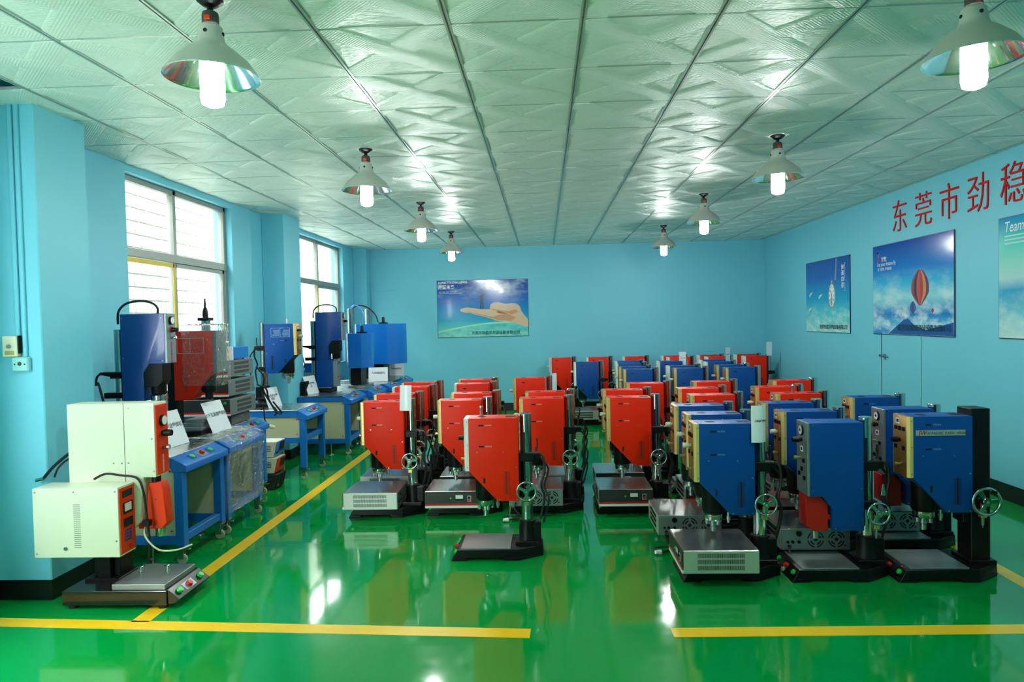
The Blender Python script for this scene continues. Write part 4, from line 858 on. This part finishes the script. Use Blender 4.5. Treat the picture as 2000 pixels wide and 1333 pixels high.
cb = part('control_box', None, M_CREAM, cm, lambda b: bxw(b, -2.90, -2.405, 3.775, 3.93, .318, .712), .004, 2, label='cream generator case mounted on the side of the welder')
part('vent_slots', None, mat('vent_shadow', (120, 122, 104), .6), cb, lambda b: [bxw(b, -2.665, -2.625, 3.7743, 3.7765, .375+.0115*k, .3785+.0115*k) for k in range(22)])
part('box_screws', None, M_STEEL, cb, lambda b: [b.cyl(L_(x, 3.7725, z), L_(x, 3.777, z), .005, n=8) for x, z in ((-2.885, .69), (-2.885, .34), (-2.42, .69), (-2.42, .41), (-2.66, .69))] + [b.cyl(L_(-2.715, 3.768, .37), L_(-2.715, 3.777, .37), .010, n=10)])
cp = part('control_panel', None, M_ORANGE, cm, lambda b: bxw(b, -2.405, -2.398, 3.783, 3.922, .33, .702), .001)
part('display', None, M_HOLE, cp, lambda b: [bxw(b, -2.3985, -2.396, 3.805, 3.90, .645, .685), bxw(b, -2.3985, -2.395, 3.81, 3.90, .55, .615), bxw(b, -2.3985, -2.396, 3.81, 3.90, .475, .525)], .001)
part('meter', None, M_GLASSDIAL, cp, lambda b: bxw(b, -2.3955, -2.394, 3.822, 3.885, .565, .61))
part('keypad', None, M_DBLUE, cp, lambda b: [bxw(b, -2.3985, -2.394, 3.82+.022*i, 3.834+.022*i, .395+.018*k, .407+.018*k) for i in range(3) for k in range(4)])
part('power_switch', None, M_BTNR, cp, lambda b: bxw(b, -2.3985, -2.392, 3.86, 3.89, .345, .37), .001)
cable_coil('cable', cm, [L_(-2.62, 3.90, .735), L_(-2.55, 3.90, .765), L_(-2.46, 3.90, .755), L_(-2.37, 3.91, .735), L_(-2.335, 3.91, .65), L_(-2.32, 3.91, .50), L_(-2.315, 3.92, .36), L_(-2.33, 3.93, .26), L_(-2.32, 3.95, .245)], .007)
cable_coil('cable', cm, [L_(-2.35, 3.95, .46), L_(-2.33, 3.90, .40), L_(-2.27, 3.93, .31), L_(-2.20, 4.0, .285), L_(-2.16, 4.1, .285)], .005, None, M_IVORY)
part('cable_clamp', None, M_BLACK, cm, lambda b: bxw(b, -2.345, -2.30, 3.895, 3.93, .455, .49), .003)
cable_coil('hose', cm, [L_(-2.785, 4.0, .90), L_(-2.83, 3.98, .865), L_(-2.90, 3.955, .80), L_(-2.955, 3.945, .735)], .009)
cable_coil('hose', cm, [L_(-2.785, 4.0, .86), L_(-2.84, 3.98, .83), L_(-2.87, 3.95, .79), L_(-2.88, 3.93, .74)], .006)
part('hose_end', None, M_CHROME, cm, lambda b: b.cyl(L_(-2.955, 3.945, .732), L_(-3.0, 3.94, .722), .010, n=10))

# ------------------------------------------------------------------ signs
card('white card with model lettering leaning on the nearest table', -2.70, 4.98, .737, .30, .25, PI/2-.05, .09, ['20超声波塑焊机'])
card('white card with model lettering on the film-wrapped table', -2.655, 5.60, .745, .29, .245, PI/2-.08, .10, ['35千瓦高频塑焊机'])
card('white card leaning behind the hanging cables on the third table', -2.90, 7.36, .727, .24, .21, PI/2-.25, .07, ['15K超声波塑', '焊机'])
card('white card leaning on a black box on the fourth table', -2.925, 8.68, .732, .25, .225, PI/2-.25, .07, ['超声波塑焊', '机'])
card('white card facing the aisle, nearer of two before the faceted presses', -2.52, 10.43, .727, .29, .21, .12, .05, ['气动熔接机'])
card('white card facing the aisle, farther of two before the faceted presses', -2.42, 11.25, .727, .25, .22, .12, .04, ['转盘熔接机'])
bb = part('black_box', None, M_BLACK, None, lambda b: b.box(-.03, .03, -.08, .06, 0, .17), .006); bb.location = (-3.005, 8.60, .73)
tag(bb, 'black box behind the leaning card on the fourth table', 'box')
card('translucent card standing on the nearest leftmost red welder', -1.16, 5.70, .875, .10, .21, -.15, .02, None, .01)
card('curved white card taped to the nearest gold-fronted blue welder', 1.30, 4.268, .83, .10, .225, .35, .0, ['超声波塑焊机'], .02)
card('white card on the column of the third red left of the aisle', .11, 7.86, .78, .07, .22, .8, .0, None)
card('small white card on the column of the red welder first along the back wall', .10, 11.90, .72, .08, .24, .9, .0, None)
card('white card above the second row of far blue welders, left of three cards', 2.075, 10.56, .86, .10, .22, -.2, .0, ['超声波塑焊机'])
card('white card above the far blue welders, middle of three cards', 2.775, 10.665, .88, .09, .25, .5, .0, ['超声波塑焊机'])
card('white card above the last red welder by the right wall', 3.64, 11.45, .95, .095, .22, .2, .0, None)

for nm, z, h, m, lb in (('storage_carton', .725, .235, M_BEIGE, 'beige carton on the table behind the middle pillar by the far window'), ('storage_carton', .96, .13, M_SKYBLUE, 'bright blue box on top of the beige carton by the far window')):
    o = part(nm, None, m, None, lambda b: [b.box(-.07, .07, -.09, .09, 0, h*.8), b.box(-.073, .073, -.093, .093, h*.8, h)], .004); o.location = (-3.17, 9.36, z); tag(o, lb, 'box')

# ------------------------------------------------------------------ posters and wall lettering
def mat_sky_print(name, stops, h, cloud=(.35, .0), cscale=4.0, ccol=(236, 246, 246), band=(.0, 1.0)):
    """printed sky picture: vertical colour ramp plus clouds, glossy laminate"""
    m = bpy.data.materials.new(name); m.use_nodes = True; N = m.node_tree.nodes; L = m.node_tree.links; p = N['Principled BSDF']
    p.inputs['Roughness'].default_value = .14; p.inputs['Coat Weight'].default_value = .15; p.inputs['Coat Roughness'].default_value = .03
    tc = N.new('ShaderNodeTexCoord'); sp = N.new('ShaderNodeSeparateXYZ'); L.new(tc.outputs['Object'], sp.inputs[0])
    dv = N.new('ShaderNodeMath'); dv.operation = 'DIVIDE'; dv.inputs[1].default_value = h; L.new(sp.outputs[1], dv.inputs[0])
    cr = N.new('ShaderNodeValToRGB'); e = cr.color_ramp.elements
    e[0].position, e[0].color = stops[0][0], (*lin(stops[0][1]), 1); e[1].position, e[1].color = stops[-1][0], (*lin(stops[-1][1]), 1)
    for pos, c in stops[1:-1]:
        q = e.new(pos); q.color = (*lin(c), 1)
    L.new(dv.outputs[0], cr.inputs[0])
    n = N.new('ShaderNodeTexNoise'); n.inputs['Scale'].default_value = cscale; n.inputs['Detail'].default_value = 7; n.inputs['Roughness'].default_value = .6
    mp = N.new('ShaderNodeMapping'); mp.inputs['Scale'].default_value = (1, 2.0, 1); L.new(tc.outputs['Object'], mp.inputs[0]); L.new(mp.outputs[0], n.inputs['Vector'])
    mr = N.new('ShaderNodeMapRange'); mr.inputs['From Min'].default_value = .5-cloud[1]; mr.inputs['From Max'].default_value = .72-cloud[1]; L.new(n.outputs['Fac'], mr.inputs['Value'])
    bm_ = N.new('ShaderNodeMapRange'); bm_.inputs['From Min'].default_value = band[1]; bm_.inputs['From Max'].default_value = band[0]; L.new(dv.outputs[0], bm_.inputs['Value'])
    mu = N.new('ShaderNodeMath'); mu.operation = 'MULTIPLY'; L.new(mr.outputs[0], mu.inputs[0]); L.new(bm_.outputs[0], mu.inputs[1])
    m2 = N.new('ShaderNodeMath'); m2.operation = 'MULTIPLY'; m2.inputs[1].default_value = cloud[0]; L.new(mu.outputs[0], m2.inputs[0])
    mx = N.new('ShaderNodeMix'); mx.data_type = 'RGBA'; mx.inputs[7].default_value = (*lin(ccol), 1); L.new(m2.outputs[0], mx.inputs[0]); L.new(cr.outputs[0], mx.inputs[6]); L.new(mx.outputs[2], p.inputs['Base Color'])
    b = N.new('ShaderNodeBump'); b.inputs['Strength'].default_value = .04; b.inputs['Distance'].default_value = .01
    n4 = N.new('ShaderNodeTexNoise'); n4.inputs['Scale'].default_value = 5; L.new(tc.outputs['Object'], n4.inputs['Vector']); L.new(n4.outputs['Fac'], b.inputs['Height']); L.new(b.outputs[0], p.inputs['Normal'])
    return m
M_PEDGE = mat('poster_navy_edge', (20, 36, 80), .4)
def pr(name, rgb): return mat('print_'+name, rgb, .15, coat=.4)
class Poster:
    def __init__(s, label, M, w, h, sky):
        s.w, s.h = w, h; s.k = 0
        s.r = tag(empty('wall_poster'), label, 'poster', 'glossy wall posters'); s.r.matrix_world = M
        part('backing', None, M_PEDGE, s.r, lambda b: b.box(0, w, 0, h, 0, .012), .002)
        part('print', None, sky, s.r, lambda b: b.box(.007, w-.007, .007, h-.007, .011, .0128))
    def poly(s, name, pts, m):
        s.k += 1; z = .0128+.00025*s.k
        part(name, None, m, s.r, lambda b: b.prism([(u*s.w, v*s.h) for u, v in pts], .0125, z, 'z'))
    def ell(s, name, c, rx, ry, m, n=28, rot=0.0):
        pts = []
        for i in range(n):
            a = 2*PI*i/n; x, y = rx*math.cos(a), ry*math.sin(a)
            pts.append((c[0]+(x*math.cos(rot)-y*math.sin(rot))/s.w, c[1]+(x*math.sin(rot)+y*math.cos(rot))/s.h))
        s.poly(name, pts, m)
    def text(s, body, u, v, size, m, align='LEFT', bold=0.0, xs=1.0, shear=0.0, vertical=False):
        s.k += 1; z = .0130+.00025*s.k
        me = text_mesh('poster%g' % size, body, size, m, .0002, align, bold, xs, shear)
        if vertical: M = basis((0, -1, 0), (1, 0, 0), (0, 0, 1), (u*s.w, v*s.h, z))
        else: M = Matrix.Translation((u*s.w, v*s.h, z))
        lettering('poster_lettering', me, s.r, M)
COMPANY = '东莞市劲稳超声波设备有限公司'
M_PW, M_PK = pr('white', (240, 244, 246)), pr('dark', (22, 34, 48))

# open hand carrying a figure, on the back wall
P = Poster('wide blue poster of an open hand holding a standing man, on the back wall', FACE_NEAR((-1.89, YB, 1.325)), 1.625, 1.02,
    mat_sky_print('sky_print_hand', [(0, (120, 215, 205)), (.16, (90, 205, 205)), (.3, (0, 165, 205)), (.6, (0, 110, 200)), (1, (16, 50, 160))], 1.02, (.95, .02), 2.6, band=(1.05, .55)))
earth = [(0, .10)] + [(u, .10+.15*math.sin(PI*(.12+.42*u))) for u in [i/14 for i in range(15)]]
P.poly('printed_horizon', [(0.006, .01)] + [(max(.006, min(.994, i/16)), .10+.165*math.sin(PI*min(.5, .02+.62*i/16))) for i in range(17)] + [(.994, .01)], pr('horizon_glow', (168, 232, 200)))
P.poly('printed_earth', [(0.006, .01)] + [(max(.006, min(.994, i/16)), .075+.16*math.sin(PI*min(.5, .02+.62*i/16))) for i in range(17)] + [(.994, .01)], mat_sky_print('earth_print', [(0, (140, 222, 205)), (.25, (96, 205, 205)), (1, (90, 200, 205))], 1.02, (.8, .05), 6, (40, 160, 185), (0.0, 1.0)))
def Q(pts): return [((x-285)/(1765-285), 1-(y-235)/(1150-235)) for x, y in pts]
SK1, SK2, SK3 = pr('skin', (232, 190, 160)), pr('skin_warm', (214, 150, 112)), pr('skin_deep', (150, 84, 54))
P.poly('printed_hand', Q([(652, 712), (680, 690), (770, 672), (900, 690), (985, 705), (1140, 708), (1150, 640), (1200, 602), (1290, 600), (1400, 628), (1500, 618), (1580, 630), (1630, 675), (1650, 740), (1690, 805), (1758, 885), (1760, 1000), (1690, 985), (1560, 945), (1430, 915), (1230, 890), (1130, 850), (1000, 815), (900, 790), (820, 762), (740, 755), (670, 735)]), SK1)
P.poly('printed_palm_shade', Q([(720, 735), (830, 760), (960, 800), (1110, 835), (1200, 870), (1300, 885), (1480, 905), (1560, 850), (1470, 800), (1380, 790), (1290, 800), (1180, 830), (1050, 800), (900, 765), (780, 735)]), SK2)
P.poly('printed_palm_line', Q([(1240, 740), (1300, 745), (1370, 765), (1450, 800), (1380, 785), (1310, 780), (1270, 770)]), SK3)
P.poly('printed_thumb_shade', Q([(1150, 700), (1250, 712), (1340, 735), (1450, 745), (1560, 720), (1600, 760), (1500, 800), (1400, 770), (1300, 745), (1200, 725)]), SK2)
P.poly('printed_man', Q([(985, 490), (996, 478), (1028, 478), (1040, 492), (1066, 515), (1088, 527), (1084, 535), (1058, 528), (1034, 512), (1032, 575), (1042, 690), (1026, 692), (1012, 600), (1006, 600), (1002, 695), (982, 697), (988, 575), (986, 515), (960, 535), (936, 545), (932, 536), (956, 522)]), M_PK)
P.ell('printed_head', Q([(1005, 447)])[0], .018, .026, pr('hair', (40, 44, 48)))
P.text('DARES TO CHALLENGE', .015, .945, .052, M_PW, bold=.0012, xs=.95)
P.text('展望未来', .015, .855, .078, M_PW, bold=.002, xs=.92)
P.text('合作  超越  创新  引领  未来', .02, .79, .026, M_PW)
P.poly('printed_rule', [(.02, .772), (.28, .772), (.28, .776), (.02, .776)], M_PW)
P.text(COMPANY, .372, .05, .066, M_PK, bold=.001, xs=.915*1.02)

# pocket watch poster
W1 = Poster('narrow blue poster of a hanging pocket watch, farthest poster on the right wall', FACE_LEFT((XR, 10.43, 1.35)), 1.46, .995,
    mat_sky_print('sky_print_watch', [(0, (150, 225, 220)), (.25, (80, 200, 210)), (.45, (0, 160, 210)), (.75, (0, 90, 190)), (1, (0, 60, 165))], .995, (.9, .08), 5, band=(.0, .42)))
def Q2(pts): return [((x-38)/(715-38), 1-(y-(208-(x-38)*.235))/(1245-208+(x-38)*.275)) for x, y in pts]
GOLDP = pr('watch_gold', (196, 150, 84))
W1.poly('printed_chain', [(.685, .70), (.715, .70), (.725, .84), (.735, .985), (.715, .985), (.705, .85)], pr('chain', (150, 150, 150)))
W1.ell('printed_watch_rim', (.625, .50), .105, .165, GOLDP); W1.ell('printed_watch_face', (.625, .50), .09, .148, M_PW)
W1.ell('printed_watch_rim', (.625, .685), .03, .022, GOLDP)
for k in range(12):
    a = 2*PI*k/12; W1.ell('printed_numeral', (.625+.073*math.cos(a)/1.46, .50+.122*math.sin(a)/.995), .007, .013, M_PK, 6)
W1.poly('printed_hands', [(.622, .50), (.60, .575), (.604, .577), (.627, .51), (.64, .45), (.636, .447)], M_PK); W1.ell('printed_subdial', (.62, .43), .028, .038, pr('subdial', (150, 160, 160)), 16)
for (u, v) in ((.10, .50), (.33, .46), (.08, .28)):
    W1.poly('printed_paper_plane', [(u, v), (u+.09, v+.07), (u+.02, v+.06), (u-.005, v+.03)], pr('plane', (200, 230, 236)))
W1.text('发展目标', .845, .90, .078, M_PW, bold=.001, vertical=True)
W1.text('DEVELOPMENT GOALS', .905, .915, .036, M_PW, vertical=True)
W1.text(COMPANY, .345, .055, .064, M_PK, bold=.001, xs=1.0)

# hot-air balloon poster
W2 = Poster('square blue poster of a striped hot-air balloon over clouds on the right wall', FACE_LEFT((XR, 8.35, 1.355)), 1.615, 1.015,
    mat_sky_print('sky_print_balloon', [(0, (30, 110, 200)), (.12, (90, 180, 220)), (.22, (20, 120, 200)), (.4, (150, 215, 225)), (.55, (60, 180, 225)), (.7, (10, 120, 210)), (1, (8, 50, 165))], 1.015, (.95, .07), 3.2, band=(.15, .72)))
W2.poly('printed_mountain', [(.22, .01), (.34, .10), (.42, .16), (.48, .18), (.56, .11), (.70, .06), (.85, .10), (.994, .14), (.994, .01)], pr('mountain', (20, 70, 160)))
cb_ = (.62, .46)
def balloon(cu, cv_, rx, ry, cols):
    n = 16; t = [(-1+2*i/len(cols)) for i in range(len(cols)+1)]
    def edge(f): return [(cu+f*rx*min(1.0, math.sin(PI*(.04+.96*j/n)) ** .75 if j < n*.55 else math.sin(PI*(.04+.96*j/n))*1.0+.10)/W2.w, cv_+ry*(1-2*j/n)/W2.h) for j in range(n+1)]
    for i, c in enumerate(cols): W2.poly('printed_balloon_gore', edge(math.sin(t[i]*PI/2)) + edge(math.sin(t[i+1]*PI/2))[::-1], c)
RB = [pr('balloon_'+n_, c) for n_, c in (('maroon', (110, 20, 40)), ('red', (190, 36, 40)), ('dark', (60, 24, 60)), ('orange', (204, 70, 46)), ('red', (190, 36, 40)), ('yellow', (216, 140, 60)), ('plum', (120, 40, 90)), ('maroon', (110, 20, 40)))]
balloon(.63, .49, .165, .185, RB)
W2.ell('printed_basket', (.635, .265), .012, .018, pr('basket', (210, 200, 170)))
balloon(.545, .29, .055, .065, [pr('violet', (90, 80, 160)), pr('violet2', (60, 60, 130)), pr('violet', (90, 80, 160))])
balloon(.775, .255, .018, .022, [RB[0], RB[1]])
W2.text('放飞', .075, .815, .062, pr('poster_red', (210, 30, 50))); W2.text('梦想', .13, .815, .062, M_PW)
W2.text('Let your dreams fly', .075, .765, .062, M_PW, xs=.85)
W2.text('放飞梦想, 梦想起航', .08, .715, .038, M_PW)
W2.poly('printed_bird', [(.085, .89), (.072, .925), (.083, .905), (.088, .872), (.093, .905), (.104, .925)], M_PW)
W2.text(COMPANY, .345, .055, .072, M_PK, bold=.001, xs=1.0)

# teamwork poster (cut by the picture edge)
W3 = Poster('turquoise poster headed Teamwork with an aircraft, nearest on the right wall', FACE_LEFT((XR, 6.10, 1.362)), 1.615, 1.012,
    mat_sky_print('sky_print_team', [(0, (200, 226, 222)), (.2, (120, 200, 215)), (.4, (60, 165, 210)), (.5, (180, 220, 220)), (.62, (150, 220, 205)), (.78, (70, 205, 190)), (1, (0, 140, 200))], 1.012, (.8, .05), 3.0, band=(0, .55)))
W3.text('Teamwork', .045, .875, .125, M_PW, xs=.85, shear=.2)
for k in range(3): W3.poly('printed_small_text', [(.05, .835-.03*k), (.5, .835-.03*k), (.5, .848-.03*k), (.05, .848-.03*k)], pr('pale_text', (170, 226, 222)))
W3.poly('printed_wing', [(.19, .12), (.40, .26), (.46, .27), (.42, .22), (.22, .125)], M_PW)
W3.poly('printed_fuselage', [(.30, .42), (.36, .40), (.80, .22), (.86, .24), (.80, .32), (.42, .46)], M_PW)
W3.poly('printed_tail', [(.31, .42), (.33, .50), (.37, .46), (.36, .41)], pr('tail_navy', (20, 30, 90)))
W3.ell('printed_engine', (.275, .12), .018, .024, M_PK); W3.ell('printed_engine', (.275, .12), .010, .014, M_PW)

# red characters along the right wall
M_LETTER = mat('red_wall_lettering', (206, 10, 16), .6, spec=.2)
for ch, yc in zip('东莞市劲稳', (7.75, 7.28, 6.83, 6.385, 5.925)):
    me = text_mesh('wall', ch, .375, M_LETTER, .004, 'CENTER', -.003, .92)
    o = bpy.data.objects.new('wall_character', me); COL.objects.link(o); o.matrix_world = FACE_LEFT((XR-.004, yc, 2.505))
    tag(o, 'red wall character %s above the posters on the right wall' % {'东': 'first from the left', '莞': 'second from the left', '市': 'third from the left', '劲': 'fourth from the left', '稳': 'rightmost, cut by the picture edge'}[ch], 'lettering', 'red characters on the right wall')
